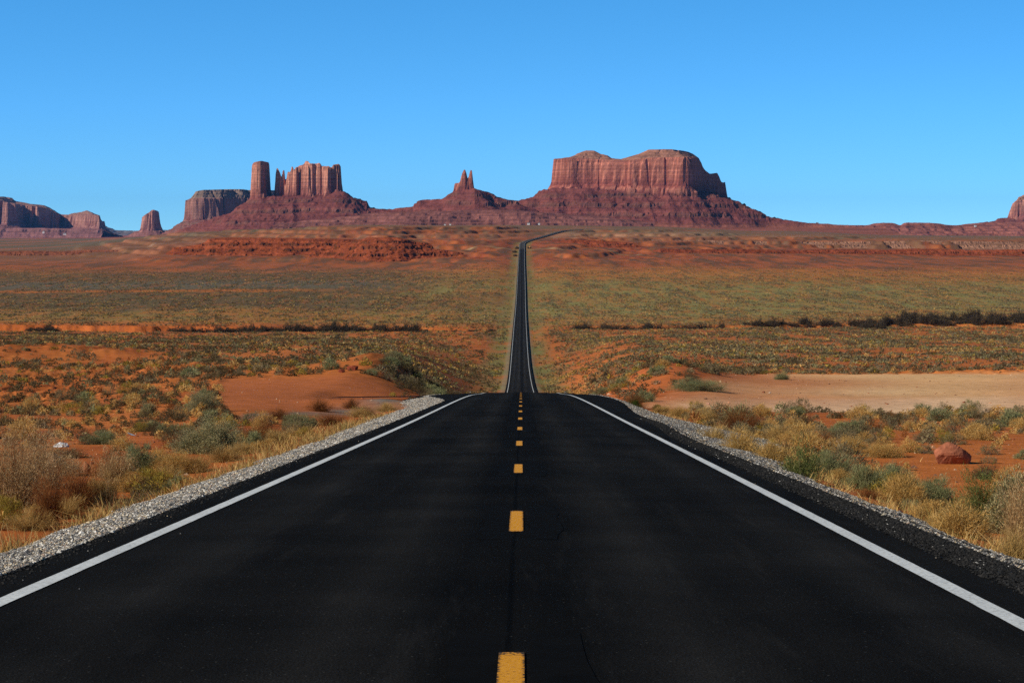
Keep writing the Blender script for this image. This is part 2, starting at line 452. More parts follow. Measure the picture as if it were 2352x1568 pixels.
def mat_vcol(name, rough=0.9, spec=0.2, nscale=None, amt=(0.75, 1.2), bump=None):
    N = Nodes(name); c = N.attr()
    if nscale:
        n = N.noise(nscale, 5, N.coords()); r = N.ramp(n.outputs['Fac'], [(0.3, amt[0]), (0.7, amt[1])])
        c = N.mix('MULTIPLY', 1.0, c, r.outputs[0])
        N.bsdf(c, rough, spec, n.outputs['Fac'] if bump else None, 0.6, bump or 0.0)
    else: N.bsdf(c, rough, spec)
    return N.m
M_STONE = mat_vcol('pebble', 0.85, 0.25)
M_MILL = mat_vcol('asphalt_crumbs', 0.9, 0.15)

def mat_leaf(name, tr=0.38):
    N = Nodes(name); c = N.attr()
    d = N.add('ShaderNodeBsdfDiffuse', i_Roughness=0.6); t = N.add('ShaderNodeBsdfTranslucent'); m = N.add('ShaderNodeMixShader', i_Fac=tr)
    N.link(c, d.inputs['Color']); N.link(c, t.inputs['Color'])
    N.link(d.outputs[0], m.inputs[1]); N.link(t.outputs[0], m.inputs[2]); N.link(m.outputs[0], N.out.inputs['Surface'])
    return N.m
M_LEAF = mat_leaf('desert_foliage')
M_TWIG = mat_leaf('dry_stems', 0.08)

def mat_rock(name, fine=0.045):
    N = Nodes(name); c = N.attr()
    st = N.coords((fine, fine, fine * 0.10)); n1 = N.noise(1.0, 6, st, 0.6)          # streaks running down the faces
    lay = N.coords((0.002, 0.002, 0.16)); n2 = N.noise(1.0, 4, lay)                    # bedding
    n3 = N.noise(0.09, 5, N.coords())
    a = N.ramp(n1.outputs['Fac'], [(0.3, .80), (.72, 1.16)]); b = N.ramp(n2.outputs['Fac'], [(0.3, .72), (.7, 1.22)]); d = N.ramp(n3.outputs['Fac'], [(0.3, .82), (.7, 1.16)])
    x = N.mix('MULTIPLY', 1, c, a.outputs[0]); x = N.mix('MULTIPLY', 1, x, b.outputs[0]); x = N.mix('MULTIPLY', 1, x, d.outputs[0])
    N.bsdf(x, 1.0, 0.03, n3.outputs['Fac'], 0.6, 6.0)
    return N.m
M_ROCK = mat_rock('red_sandstone')

def mat_plain(name, color, rough=0.7, spec=0.2, nscale=None):
    N = Nodes(name)
    if nscale:
        n = N.noise(nscale, 4, N.coords()); r = N.ramp(n.outputs['Fac'], [(.3, tuple(k * .8 for k in color)), (.7, tuple(min(1, k * 1.15) for k in color))])
        N.bsdf(r.outputs[0], rough, spec)
    else: N.bsdf(color, rough, spec)
    return N.m

# ------------------------------------------------------------------ ground sheet
def build_ground():
    fine = np.arange(-17.5, 17.5001, 0.05)
    mid = np.arange(18.5, 62, 1.0); wide = np.arange(64, 178, 4.0)
    ang = np.radians(np.concatenate([-wide[::-1], -mid[::-1], fine, mid, wide]))
    rr = [2.5]
    while rr[-1] < 31000:
        r = rr[-1]
        st = r * 0.0105
        if 2250 < r < 4400: st = 6.5
        if 250 < r < 1100: st = min(st, 4.0)
        if 150 < r < 250: st = 1.1
        if 1240 <= r < 2250: st = 9.0
        if 1100 <= r < 1240: st = 1.6
        rr.append(r + st)
    rr = np.array(rr)
    R, A = np.meshgrid(rr, ang, indexing='ij')
    x, y = R * np.sin(A), R * np.cos(A)
    z, px, D, dx, led, wl_, wr_, Dw = land(x.ravel(), y.ravel(), True)
    X, Y = x.ravel(), y.ravel()
    lot = lots(X, Y)
    n_big = fbm(X / 120, Y / 300, 4, 51); n_mid = fbm(X / 18, Y / 50, 4, 52); n_sm = fbm(X / 3.2, Y / 7, 3, 53)
    c = np.empty((len(X), 3)); c[:] = (.46, .142, .036)                                  # orange sand
    def put(col_, w):
        w = np.clip(w, 0, 1)[:, None]; c[:] = c * (1 - w) + np.array(col_) * w
    put((.37, .098, .026), sstep(-.1, .5, n_mid + .5 * n_sm) * .8)
    put((.56, .180, .046), sstep(.1, .6, n_big) * .6)
    n_far = fbm(X / 26, Y / 190, 3, 54); n_dash = fbm(X / 7, Y / 60, 3, 55)
    put((.34, .104, .033), sstep(300, 480, D) * (1 - sstep(1120, 1160, D)) * (.55 + .5 * n_far))
    put((.19, .14, .06), sstep(420, 600, D) * (1 - sstep(1120, 1160, D)) * sstep(-.05, .35, n_far + .4 * n_dash) * .55)
    # cover of the valley plain: bands of grey-green sage and yellow-green grass
    v = sstep(1185, 1260, D) * (1 - sstep(2250, 2500, D + 160 * n_big))
    left = 1 - sstep(900, 1300, px + 200 * n_big)
    py = HOR - z / np.maximum(D, 1) * FPX
    grn = v * (.42 + .40 * sstep(-.4, .5, n_mid + .5 * n_sm + .4 * n_big))
    put((.225, .185, .058), grn * (1 - .55 * sstep(1900, 2300, D)))
    dark = v * sstep(1380, 1500, D + 90 * n_big) * (1 - sstep(780, 1250, px + 160 * n_mid + 120 * n_big))
    put((.098, .078, .044), dark * (.78 + .3 * n_sm))
    put((.135, .120, .085), left * sstep(1780, 1850, D) * (1 - sstep(1960, 2030, D)) * (1 - sstep(700, 1050, px)) * .75)
    put((.50, .15, .035), left * sstep(1740, 1765, D + 12 * n_mid) * (1 - sstep(1785, 1805, D + 12 * n_mid)) * (1 - sstep(500, 900, px)) * .8)
    gr2 = v * (1 - left) * sstep(1330, 1450, D + 80 * n_big) * (1 - sstep(1850, 2000, D + 80 * n_big))
    put((.235, .215, .075), gr2 * (.62 + .35 * n_mid + .25 * n_sm))
    # red hills
    h = sstep(2250, 2500, D + 120 * n_big)
    put((.265, .070, .030), h * (.70 + .3 * n_mid))
    put((.150, .098, .056), h * sstep(-.25, .35, n_mid + .6 * n_sm - .3 * led) * .75)
    put((.31, .070, .031), h * led * sstep(-.1, .4, n_big + .5 * n_mid) * .8)
    put((.36, .115, .048), h * (1 - led) * sstep(.1, .4, n_mid) * .6)
    put((.125, .074, .042), h * sstep(.02, .32, n_far + .3 * n_dash) * .72)
    put((.40, .115, .042), h * sstep(.22, .5, -n_far + .35 * n_dash) * (1 - sstep(3900, 4300, D)) * .7)
    put((.085, .070, .045), v * sstep(.18, .42, n_dash + .4 * n_far) * .45)
    put((.40, .125, .040), v * sstep(.22, .45, -n_dash + .5 * n_far) * .45)
    # pale sandstone rims
    rim = led * (sstep(-28, -25, z + 2.5 * n_mid) * (1 - sstep(-19, -17, z + 2 * n_mid))) * (.45 + .55 * sstep(-.1, .3, n_mid + n_sm))
    put((.46, .245, .140), rim * np.where(px > 1250, .70, .25))
    # far plain
    fp = sstep(3500, 4300, D + 250 * n_big)
    put((.150, .125, .068), fp * (.70 + .3 * n_big))
    put((.36, .110, .045), fp * sstep(.05, .5, n_big + .4 * n_mid) * (1 - sstep(5000, 9000, D)) * .7)
    fl = sstep(2600, 3000, D) * (1 - sstep(420, 560, px))
    put((.21, .105, .055), fl * .75)
    put((.150, .120, .075), fl * sstep(3700, 4200, D + 200 * n_big) * .8)
    put((.34, .20, .135), fl * sstep(3250, 3330, D + 40 * n_mid) * (1 - sstep(3450, 3520, D + 40 * n_mid)) * (.4 + .8 * n_mid))
    put((.33, .125, .065), fl * sstep(.0, .35, fbm(X / 160, Y / 1400, 3, 56)) * .8)
    put((.30, .075, .045), fl * sstep(8600, 9500, D) * .85)
    # dirt tracks crossing the hills beside the road
    tr = np.exp(-((Y - 2955 - .02 * np.abs(X) - 8 * fbm(X / 60, X * 0, 2, 61)) / 9) ** 2) * (np.abs(X) < 190)
    put((.42, .28, .14), tr * .8)
    # verges mown beside the road: straw and yellow-green
    vg = (1 - sstep(10, 17, np.abs(dx) + 2.5 * n_sm)) * sstep(300, 420, D) * (1 - sstep(3200, 3600, D))
    put((.24, .165, .062), vg * (.62 + .5 * n_mid))
    put((.19, .185, .055), vg * sstep(.0, .3, n_mid + n_sm) * .7)
    sh = (1 - sstep(5.3, 6.4, np.abs(dx))) * sstep(200, 300, D)
    put((.26, .21, .15), sh * .55)
    # the pull-outs
    put((.44, .132, .042), lot * (X < 0))
    pale = lot * (X > 0)
    put((.70, .40, .185), pale)
    pw = fbm(X / 60, Y / 45, 2, 62)
    put((.82, .62, .33), pale * np.exp(-((Y - 178 - 16 * pw) / 15) ** 2) * (1 - sstep(1950, 2250, px)) * .9)
    put((.78, .53, .33), pale * sstep(-.1, .5, pw + .12 * n_sm) * (1 - sstep(150, 175, Y)) * .7)
    put((.66, .42, .20), pale * np.exp(-((Y - 214 - 8 * pw) / 7) ** 2) * .5)
    put((.54, .20, .085), pale * (1 - sstep(.0, .045, (px - 1500) / 2352 - np.clip((Y - 140) / 900, 0, .1))) * .8)
    put((.58, .25, .115), pale * sstep(2200, 2400, px) * .4)
    lane = np.interp(px, [540, 700, 850, 1000], [105, 115, 128, 141])
    put(np.array((.20, .172, .14)), (.62 + .8 * n_sm) * np.exp(-((Y - lane - 1.5 * n_sm) / np.interp(px, [540, 700, 900], [3, 6, 9])) ** 4) * (X < -4) * sstep(520, 600, px) * .85)
    # wash banks
    put((.44, .115, .028), wl_ * sstep(1150, 1160, Dw) * (1 - sstep(1172, 1180, Dw)) * .9)
    put((.20, .060, .022), wl_ * sstep(1150, 1160, Dw) * (1 - sstep(1172, 1178, Dw)) * sstep(.12, .3, fbm(X / 5, X * 0, 3, 63)) * .7)
    put((.42, .112, .034), (1 - sstep(1.5, 3.5, np.hypot((X - u_px(1440) * 195) / 9, (Y - 195) / 22))) * .7)
    V = np.stack([X, Y, z], -1)
    V = np.vstack([V, [[0, 0, z[:len(ang)].mean()]]])
    c = np.vstack([c, [[.3, .1, .04]]])
    nr, nc = len(rr), len(ang)
    L = grid_loops(nr, nc, wrap=True)
    i = np.arange(nc); cap = np.stack([i, np.full(nc, nr * nc), (i + 1) % nc], -1).ravel()
    # the picture side of the grid must face up
    L = L.reshape(-1, 4)[:, ::-1].ravel(); 
    me = mesh_from('ground', V, np.concatenate([L, cap]), np.concatenate([np.full(len(L) // 4, 4), np.full(nc, 3)]), c, smooth=True)
    link('ground', me, M_GROUND, kind='structure')
    return rr, ang, z.reshape(R.shape)
GR, GA, GZ = build_ground()

# ------------------------------------------------------------------ road with its markings
def off_l(D): return 3.60 + .20 * np.exp(-(np.maximum(D, 0) - 10) / 40)
def off_r(D): return 3.60 - .20 * np.exp(-(np.maximum(D, 0) - 10) / 40)
def crown(off): return -0.012 * np.abs(off)
def road_rows(a, b):
    out = [a]
    while out[-1] < b:
        out.append(out[-1] + max(0.5, 0.012 * abs(out[-1])) if out[-1] < 3000 else out[-1] + 12)
    return np.array(out)
def strip(name, rows, lo, hi, n, lift, mat, parent=None, jl=0, jr=0, skirt=0.0, lump=0.0, **props):
    """a ribbon along the road from offset lo(D) to hi(D)"""
    t = np.linspace(0, 1, n)[None, :]
    D = rows[:, None]
    lo_, hi_ = lo(rows)[:, None], hi(rows)[:, None]
    o = lo_ + (hi_ - lo_) * t
    j = np.zeros_like(o)
    if jl: j[:, 0] = jl * fbm(rows * 2.1, rows * 0 + 3, 3, 71)
    if jr: j[:, -1] = jr * fbm(rows * 2.1, rows * 0 + 8, 3, 72)
    o = o + j
    g = np.gradient(road_x(rows), rows)[:, None]
    nx, ny = 1 / np.sqrt(1 + g * g), -g / np.sqrt(1 + g * g)
    X = road_x(rows)[:, None] + o * nx; Y = D + o * ny
    Z = road_z(rows)[:, None] + crown(o) + lift
    if lump: Z = Z + lump * fbm(X * 6, Y * 6, 3, 73) * np.clip(np.minimum(t, 1 - t) * 6, 0, 1)
    if skirt:
        X = np.hstack([X[:, :1] - .05, X, X[:, -1:] + .05]); Y = np.hstack([Y[:, :1], Y, Y[:, -1:]]); Z = np.hstack([Z[:, :1] - skirt, Z, Z[:, -1:] - skirt])
    V = np.stack([X, Y, np.broadcast_to(Z, X.shape)], -1).reshape(-1, 3)
    me = mesh_from(name, V, grid_loops(*X.shape), 4, smooth=False)
    return link(name, me, mat, parent, **props)

rows_all = road_rows(-25.0, 4390)
def edge_left(D): return -(4.30 + 0 * D + 2.2 * sstep(112, 145, D) * (1 - sstep(165, 210, D)))
def edge_right(D): return 4.38 + 0 * D + 1.3 * sstep(62, 125, D) * (1 - sstep(150, 210, D)) + .35 * np.exp(-((D - 66) / 9) ** 2)
road = strip('road', rows_all, edge_left, edge_right, 13, 0.0, M_ASPH, jl=.06, jr=.07, skirt=0.5, kind='structure')
# side road turning off to the left just before the brow
def side_road():
    n = 24; xs = np.linspace(-5.2, -12.5, n)
    yc = 143 + .02 * xs; V = []
    for i, xx in enumerate(xs):
        for t in np.linspace(-1, 1, 7):
            yy = yc[i] + t * (5.0 + 2.4 * np.exp(-(i / 4.0)))
            V.append((xx, yy, float(road_z(yy)) - .06 + .012 * (xx + 5)))
    me = mesh_from('side_road_apron', V, grid_loops(n, 7).reshape(-1, 4)[:, ::-1].ravel(), 4)
    link('side_road_apron', me, M_ASPH, road)
side_road()
LW = .077
strip('edge_line', rows_all, lambda D: -off_l(D) - LW, lambda D: -off_l(D) + LW, 3, .006, M_LINE, road, jl=.006, jr=.006)
strip('edge_line', rows_all, lambda D: off_r(D) - LW, lambda D: off_r(D) + LW, 3, .006, M_LINE, road, jl=.006, jr=.006)
# yellow centre dashes: 3.05 m of paint every 12.2 m
DASH0 = 11.94
def dash_mesh():
    w, e = (-.075, 0, .075), np.linspace(0, 3.15, 6)
    V = [(x_, y_, 0) for y_ in e for x_ in w]
    return mesh_from('centre_dash', V, grid_loops(6, 3), 4)
dm = dash_mesh(); dm.materials.append(M_DASH)
M_WORN = mat_plain('worn_yellow_paint', (.045, .028, .012))
dm_far = dash_mesh(); dm_far.materials.append(M_WORN)
def place_dash(D):
    o = bpy.data.objects.new('centre_dash', dm if D < 300 else dm_far); S.collection.objects.link(o); o.parent = road
    sl = float(road_z(D + 3.15) - road_z(D)) / 3.15; g = float(road_x(D + 3.15) - road_x(D)) / 3.15
    o.location = (float(road_x(D)), D, float(road_z(D)) + .007)
    o.rotation_euler = (math.atan(sl), 0, -math.atan(g))
M_PATCH = mat_plain('blackened_asphalt', (.0055, .0055, .0056), .95, .01, 3.0)
def dark_patch(D):
    V = []; a = np.linspace(0, 1, 9)
    for i, t in enumerate(a):
        yy = D - .9 + t * 5.0; jl, jr = rng.uniform(-.05, .05, 2)
        for oo in (-.36 + jl, .46 + jr): V.append((float(road_x(yy)) + oo, yy, float(road_z(yy)) + .0035 + float(crown(oo))))
    link('dark_patch', mesh_from('dark_patch', V, grid_loops(9, 2), 4), M_PATCH, road)
kd = 0; ds = []
for k in range(-1, 345):
    D = DASH0 + 12.2 * k - 3.15
    ds.append(D)
seen = [D for D in ds if D < 215 or D > 545]
for D in seen[:100]: place_dash(D)
for D in seen[:8]: dark_patch(D)
V, L = [], []
for D in seen[100:]:
    for yy in (D, D + 3.15):
        for oo in (-.08, .08): V.append((float(road_x(yy)) + oo, yy, float(road_z(yy)) + .02))
    n = len(V); L += [n - 4, n - 3, n - 1, n - 2]
o = link('far_centre_dashes', mesh_from('far_centre_dashes', V, L, 4), M_WORN, road, kind='stuff')

# crumbled asphalt margin on the right, gravel on both sides
rows_n = road_rows(4.0, 330)
def gl_in(D): return -(edge_left(D) * -1) + .04
def gl_out(D): return edge_left(D) - 1.25 - .35 * fbm(D / 4.0, D * 0 + 1, 2, 75) - .6 * sstep(40, 90, D)
def gr_out(D): return edge_right(D) + .55 + .30 * fbm(D / 4.0, D * 0 + 4, 2, 76) + 2.6 * np.exp(-((D - 68) / 20) ** 2)
def gravel_strip(name, f_in, f_out):
    n = 7; t = np.linspace(0, 1, n)[None, :]; D = rows_n[:, None]
    o = f_in(rows_n)[:, None] * (1 - t) + f_out(rows_n)[:, None] * t
    X = road_x(rows_n)[:, None] + o; Y = D + 0 * o
    a = np.abs(f_in(rows_n)[:, None])
    Z = road_z(rows_n)[:, None] - .05 - .13 * (np.abs(o) - a) - .1 * t * t + .03 * fbm(X * 2, Y * 2, 3, 77)
    V = np.stack([X, Y, Z], -1)
    L = grid_loops(len(rows_n), n)
    if f_in(np.array([20.]))[0] < 0: L = L.reshape(-1, 4)[:, ::-1].ravel()
    return V, L
def gravel_z(o_, D, f_in):
    return road_z(D) - .05 - .13 * (np.abs(o_) - np.abs(f_in(D)))

def stones(name, n, xy_o, Dd, zz, size, palette, mat, **props):
    """pebbles: squashed jittered octahedra, each turned its own way, all in one mesh"""
    base = np.array([(1, 0, 0), (0, 1, 0), (-1, 0, 0), (0, -1, 0), (0, 0, 1), (0, 0, -1)], float)
    F = np.array([(0, 1, 4), (1, 2, 4), (2, 3, 4), (3, 0, 4), (1, 0, 5), (2, 1, 5), (3, 2, 5), (0, 3, 5)])
    P = base[None] * rng.uniform(.65, 1.25, (n, 6, 1)) * np.array([1, 1, .62])
    a = rng.uniform(0, 6.283, n); ca, sa = np.cos(a), np.sin(a)
    P = np.stack([P[..., 0] * ca[:, None] - P[..., 1] * sa[:, None], P[..., 0] * sa[:, None] + P[..., 1] * ca[:, None], P[..., 2] + .35 * P[..., 0] * rng.uniform(-1, 1, (n, 1))], -1)
    P = P * size[:, None, None] + np.stack([xy_o, Dd, zz], -1)[:, None, :]
    L = (F[None] + 6 * np.arange(n)[:, None, None]).ravel()
    pc = np.array(palette)[rng.integers(0, len(palette), n)] * rng.uniform(.75, 1.2, (n, 1))
    return mesh_from(name, P.reshape(-1, 3), L, 3, np.repeat(pc, 6, 0))
PEB = [(.07, .07, .072), (.14, .135, .125), (.24, .225, .20), (.36, .31, .23), (.52, .41, .26), (.62, .57, .49), (.05, .05, .05), (.30, .21, .15), (.19, .185, .18), (.10, .10, .10), (.66, .62, .55)]
def gravel(side):
    f_in, f_out = (edge_left, gl_out) if side < 0 else (edge_right, gr_out)
    V, L = gravel_strip('gravel', f_in, f_out)
    bed = mesh_from('gravel', V.reshape(-1, 3), L, 4)
    o = link('gravel', bed, M_GRAV, kind='stuff', label='grey gravel shoulder along the %s edge of the asphalt' % ('left' if side < 0 else 'right'), category='gravel')
    n = 105000 if side < 0 else 55000
    D = 8.5 * (165 / 8.5) ** rng.uniform(0, 1, n)
    t = rng.uniform(-.03, 1.12, n) ** (1.0)
    off = f_in(D) * (1 - t) + f_out(D) * t
    zz = gravel_z(off, D, f_in) - .1 * t * t + .008
    size = rng.lognormal(math.log(.0122), .36, n) * (1 + D / 120)
    st = stones('gravel_stones', n, road_x(D) + off, D, zz, size, PEB if side < 0 else [tuple(v * .8 for v in p) for p in PEB], M_STONE)
    link('stones', st, M_STONE, o, kind='stuff')
gravel(-1); gravel(1)
def crumbs():
    n = 42000
    D = 8.5 * (75 / 8.5) ** rng.uniform(0, 1, n)
    off = edge_right(D) - .52 + .62 * rng.beta(1.6, 1.2, n)
    zz = road_z(D) + crown(off) + .004
    size = rng.lognormal(math.log(.011), .42, n)
    st = stones('crumbled_asphalt_edge', n, road_x(D) + off, D, zz, size, [(.012, .012, .012), (.02, .02, .02), (.009, .009, .009), (.028, .026, .024)] * 30 + [(.3, .29, .27)], M_MILL)
    link('crumbled_edge', st, M_MILL, road, kind='stuff')
    n = 3500
    D = 8.5 * (60 / 8.5) ** rng.uniform(0, 1, n)
    off = edge_left(D) + rng.exponential(.07, n)
    st = stones('stray_stones', n, road_x(D) + off, D, road_z(D) + crown(off) + .004, rng.lognormal(math.log(.013), .4, n), [(.02, .02, .02), (.03, .028, .026), (.015, .015, .015)], M_MILL)
    link('crumbled_edge', st, M_MILL, road, kind='stuff')
    n = 120
    D = 9 * (60 / 9) ** rng.uniform(0, 1, n)
    off = np.where(rng.random(n) < .4, edge_left(D) + rng.exponential(.25, n), edge_right(D) - rng.exponential(.25, n))
    st = stones('stray_stones', n, road_x(D) + off, D, road_z(D) + crown(off) + .006, rng.lognormal(math.log(.0085), .3, n), PEB, M_STONE)
    link('stray_stones', st, M_STONE, kind='stuff', label='single pale pebbles strewn over the asphalt margins', category='pebbles')
crumbs()
# ------------------------------------------------------------------ buttes and mesas
def poly_sdf(X, Y, P):
    """signed distance, positive inside"""
    d2 = np.full(X.shape, 1e18); inside = np.zeros(X.shape, bool)
    n = len(P)
    for i in range(n):
        ax, ay = P[i]; bx, by = P[(i + 1) % n]
        ex, ey = bx - ax, by - ay
        t = np.clip(((X - ax) * ex + (Y - ay) * ey) / (ex * ex + ey * ey), 0, 1)
        d2 = np.minimum(d2, (X - ax - t * ex) ** 2 + (Y - ay - t * ey) ** 2)
        cr = ((ay > Y) != (by > Y)) & (X < (bx - ax) * (Y - ay) / (by - ay + 1e-12) + ax)
        inside ^= cr
    return np.where(inside, 1, -1) * np.sqrt(d2)

def formation(name, label, cat, D0, pxr, sr, step, ridge, cliffs, floor, seed, ridge_half=60, slope=.62, cc=(.455, .165, .106), tc=(.182, .055, .042),
              ledges=((.30, 9), (.55, 10), (.78, 8)), gully=10, foot=0.0, capc=(.27, .14, .09), knobs=0, K=1.0, mat=None, rough=.65, line=.22, kind='structure'):
    """A rock formation as a height sheet. px/py are measured on the view, turned into metres at depth D0 (+s)."""
    u0, u1 = float(u_px(pxr[0])), float(u_px(pxr[1]))
    D0, floor, step, sr = D0 / K, floor / K, step / K, (sr[0] / K, sr[1] / K)   # smaller hills are worked out at butte scale, then shrunk
    xs = np.arange(u0 * D0, u1 * D0, step); ss = np.arange(sr[0], sr[1], step * 1.15)
    X, Sg = np.meshgrid(xs, ss)
    Dp = D0 + Sg
    px = X / Dp * FPX + W0 / 2
    kz = lambda table, p: -np.interp(p, [a for a, _ in table], [float(slope_py(b)) for _, b in table]) * -1
    R = kz(ridge, px) * D0
    wob = 26 * fbm(X / 170, Sg / 170, 3, seed)
    # talus: ridge crest, then concave slopes both ways, cut by gullies and broken by ledges
    away = np.maximum(np.abs(Sg + wob) - ridge_half, 0)
    for c in cliffs:
        if c.get('apron', True):
            P = [(float(u_px(a)) * (D0 + s), s) for a, s in c['plan']]
            c['sd'] = poly_sdf(X, Sg, P)
            hb = kz(c['base'], np.clip(px, c['base'][0][0], c['base'][-1][0])) * D0
            c['hb'] = hb
    H = R - floor
    Lr = np.maximum(H, 1) / slope
    g = .62 * gully * (np.abs(fbm(X / 105 + Sg / 900, Sg / 420, 3, seed + 1, .42)) * 1.6 - .35)
    t = np.clip(away / Lr, 0, 1.6)
    T = floor + H * (1 - t) ** 1.0 * np.where(t < 1, 1, 0) - np.where(t >= 1, (away - Lr) * .12, 0)
    T = np.where(t < 1, floor + H * (1 - t) ** 1.12, floor - (away - Lr) * .06)
    for c in cliffs:                       # aprons below each cliff, so the foot of a wall meets its scree
        if c.get('apron', True):
            dd = np.maximum(-c['sd'] + 8 * fbm(X / 40, Sg / 40, 2, seed + 9), 0)
            hb = c['hb'] - floor
            L2 = np.maximum(hb, 1) / c.get('slope', slope)
            q = dd / L2
            T = np.maximum(T, np.where(q < 1, floor + hb * (1 - q) ** 1.18, floor - (dd - L2) * .06))
    rel = np.clip((T - floor) / np.maximum(R.max() - floor, 1), 0, 1)
    T = T - g * np.clip(4 * rel * (1.15 - rel), 0, 1) * sstep(0, 60, away + 30)
    zl = T.copy()
    tmax = max([R.max()] + [c['hb'].max() for c in cliffs if 'hb' in c])
    lm = np.zeros_like(T)
    for f, hgt in ledges:
        zc = floor + f * (tmax - floor) + 7 * fbm(X / 260, Sg / 260, 3, seed + 5) + .0 * X
        br = sstep(-.35, .05, fbm(X / 120, Sg / 90, 3, seed + int(f * 100)))
        e = sstep(-1.6, 1.0, zl - zc + 7.5 * fbm(X / 30, Sg / 30, 3, seed + 7))
        bell = np.exp(-((zl - zc - hgt * .5) / (hgt * 1.7)) ** 2)
        T = T + br * bell * (e - .5) * hgt
        lm = np.maximum(lm, br * np.exp(-((zl - zc) / 5.0) ** 2))
    T = T + rough * (1.8 * fbm(X / 18, Sg / 18, 3, seed + 6) + 3.2 * fbm(X / 62, Sg / 62, 3, seed + 16)) * sstep(0.02, .15, rel)
    if knobs: T = T + knobs * np.maximum(fbm(X / 26, Sg / 26, 2, seed + 8) - .25, 0) * sstep(.05, .3, rel)
    Z = T.copy(); wc = np.zeros_like(T); capm = np.zeros_like(T)
    for ci, c in enumerate(cliffs):
        P = [(float(u_px(a)) * (D0 + s), s) for a, s in c['plan']]
        sd = poly_sdf(X, Sg, P)
        am, wl2 = c.get('flute', (9, 34))
        wl2 = wl2 * 1.5
        fl = fbm(X / wl2, Sg / wl2, 4, seed + 20 + ci, .42)
        big = fbm(X / (wl2 * 4.5), Sg / (wl2 * 4.5), 2, seed + 40 + ci)
        cr = -np.exp(-(np.abs(perlin(X / (wl2 * 1.4), Sg / (wl2 * 1.4), seed + 60 + ci)) / .05) ** 2)
        sd2 = sd + am * fl * (.45 + 1.1 * sstep(-.35, .35, fbm(X / (wl2 * 3), Sg / (wl2 * 3), 2, seed + 70 + ci))) + c.get('big', 1.6) * am * big + c.get('crack', .9) * am * cr
        ht = kz(c['top'], np.clip(px, c['top'][0][0], c['top'][-1][0])) * D0
        ht = ht + c.get('rag', 0) * fbm(X / 12, Sg / 12, 2, seed + 80)
        hb = kz(c['base'], np.clip(px, c['base'][0][0], c['base'][-1][0])) * D0
        rim = kz(c['rim'], np.clip(px, c['rim'][0][0], c['rim'][-1][0])) * D0 if 'rim' in c else ht
        rim = np.minimum(rim, ht)
        w = c.get('w', 7)
        # foot ledge, main wall, then the stepped cap sloping back
        a1 = sstep(-w, w * .2, sd2); a0 = sstep(-w * 2.6, -w * .9, sd2)
        wall = hb - 6 + (rim - hb) * (.16 * a0 + .84 * a1)
        if 'rim' in c:
            bk = c.get('back', 60)
            q = np.clip((sd2 - w * .2) / bk, 0, 1)
            stp = (np.floor(q * 3) + sstep(.55, 1.0, q * 3 - np.floor(q * 3))) / 3
            wall = wall + 6 * a1 + (ht - rim) * (0.35 * q + .65 * stp)
        else: wall = wall + 6 * a1
        if 'taper' in c:                   # spires lean back to a point
            q = np.clip(sd2 / c['taper'], 0, 1)
            wall = hb + (wall - hb) * (.35 + .65 * q ** .55)
        up = (sd2 > -w * 2.6) & (wall > Z)
        Z = np.where(up, wall, Z)
        wc = np.where(up, 1, wc)
        capm = np.where(up, sstep(w * .2, w, sd2) * (wall > rim + 1), capm)
        c['f'] = np.clip((Z - hb) / np.maximum(rim - hb, 1), 0, 1.3); c['own'] = sd > -w * 3 - am * 2
    n1 = fbm(X / 140, Z / 10, 3, seed + 90); n2 = fbm(X / 9, Sg / 9, 3, seed + 91)
    col_ = np.empty(X.shape + (3,))
    col_[:] = np.array(tc)
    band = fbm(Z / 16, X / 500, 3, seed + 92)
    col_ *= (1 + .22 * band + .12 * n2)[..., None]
    col_ = col_ * (1 - line * lm[..., None])  # overhang shadow painted in: ledge lines darkened in the rock colour
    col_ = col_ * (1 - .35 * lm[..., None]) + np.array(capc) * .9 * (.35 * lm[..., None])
    low = (1 - sstep(.02, .16, rel))[..., None] * .6
    col_ = col_ * (1 - low) + np.array((.36, .13, .075)) * low
    wallc = np.array(cc) * (1 + .34 * n1 + .12 * n2)[..., None]
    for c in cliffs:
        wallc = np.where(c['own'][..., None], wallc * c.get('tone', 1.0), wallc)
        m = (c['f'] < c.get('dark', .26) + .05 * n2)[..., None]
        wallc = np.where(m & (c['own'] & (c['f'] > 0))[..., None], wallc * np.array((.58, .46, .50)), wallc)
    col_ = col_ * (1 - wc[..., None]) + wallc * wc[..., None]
    col_ = col_ * (1 - .75 * capm[..., None]) + np.array(capc) * (.75 * capm[..., None])
    if foot: Z = Z - foot
    V = np.stack([X, Dp, Z], -1).reshape(-1, 3)
    V -= np.array([X.mean(), D0, 0])
    V *= K
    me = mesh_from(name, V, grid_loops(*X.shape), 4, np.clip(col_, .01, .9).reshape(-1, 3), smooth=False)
    o = link(name, me, mat or M_ROCK, kind='structure', label=label, category=cat)
    o.location = (float(X.mean()) * K, D0 * K, 0)
    return o

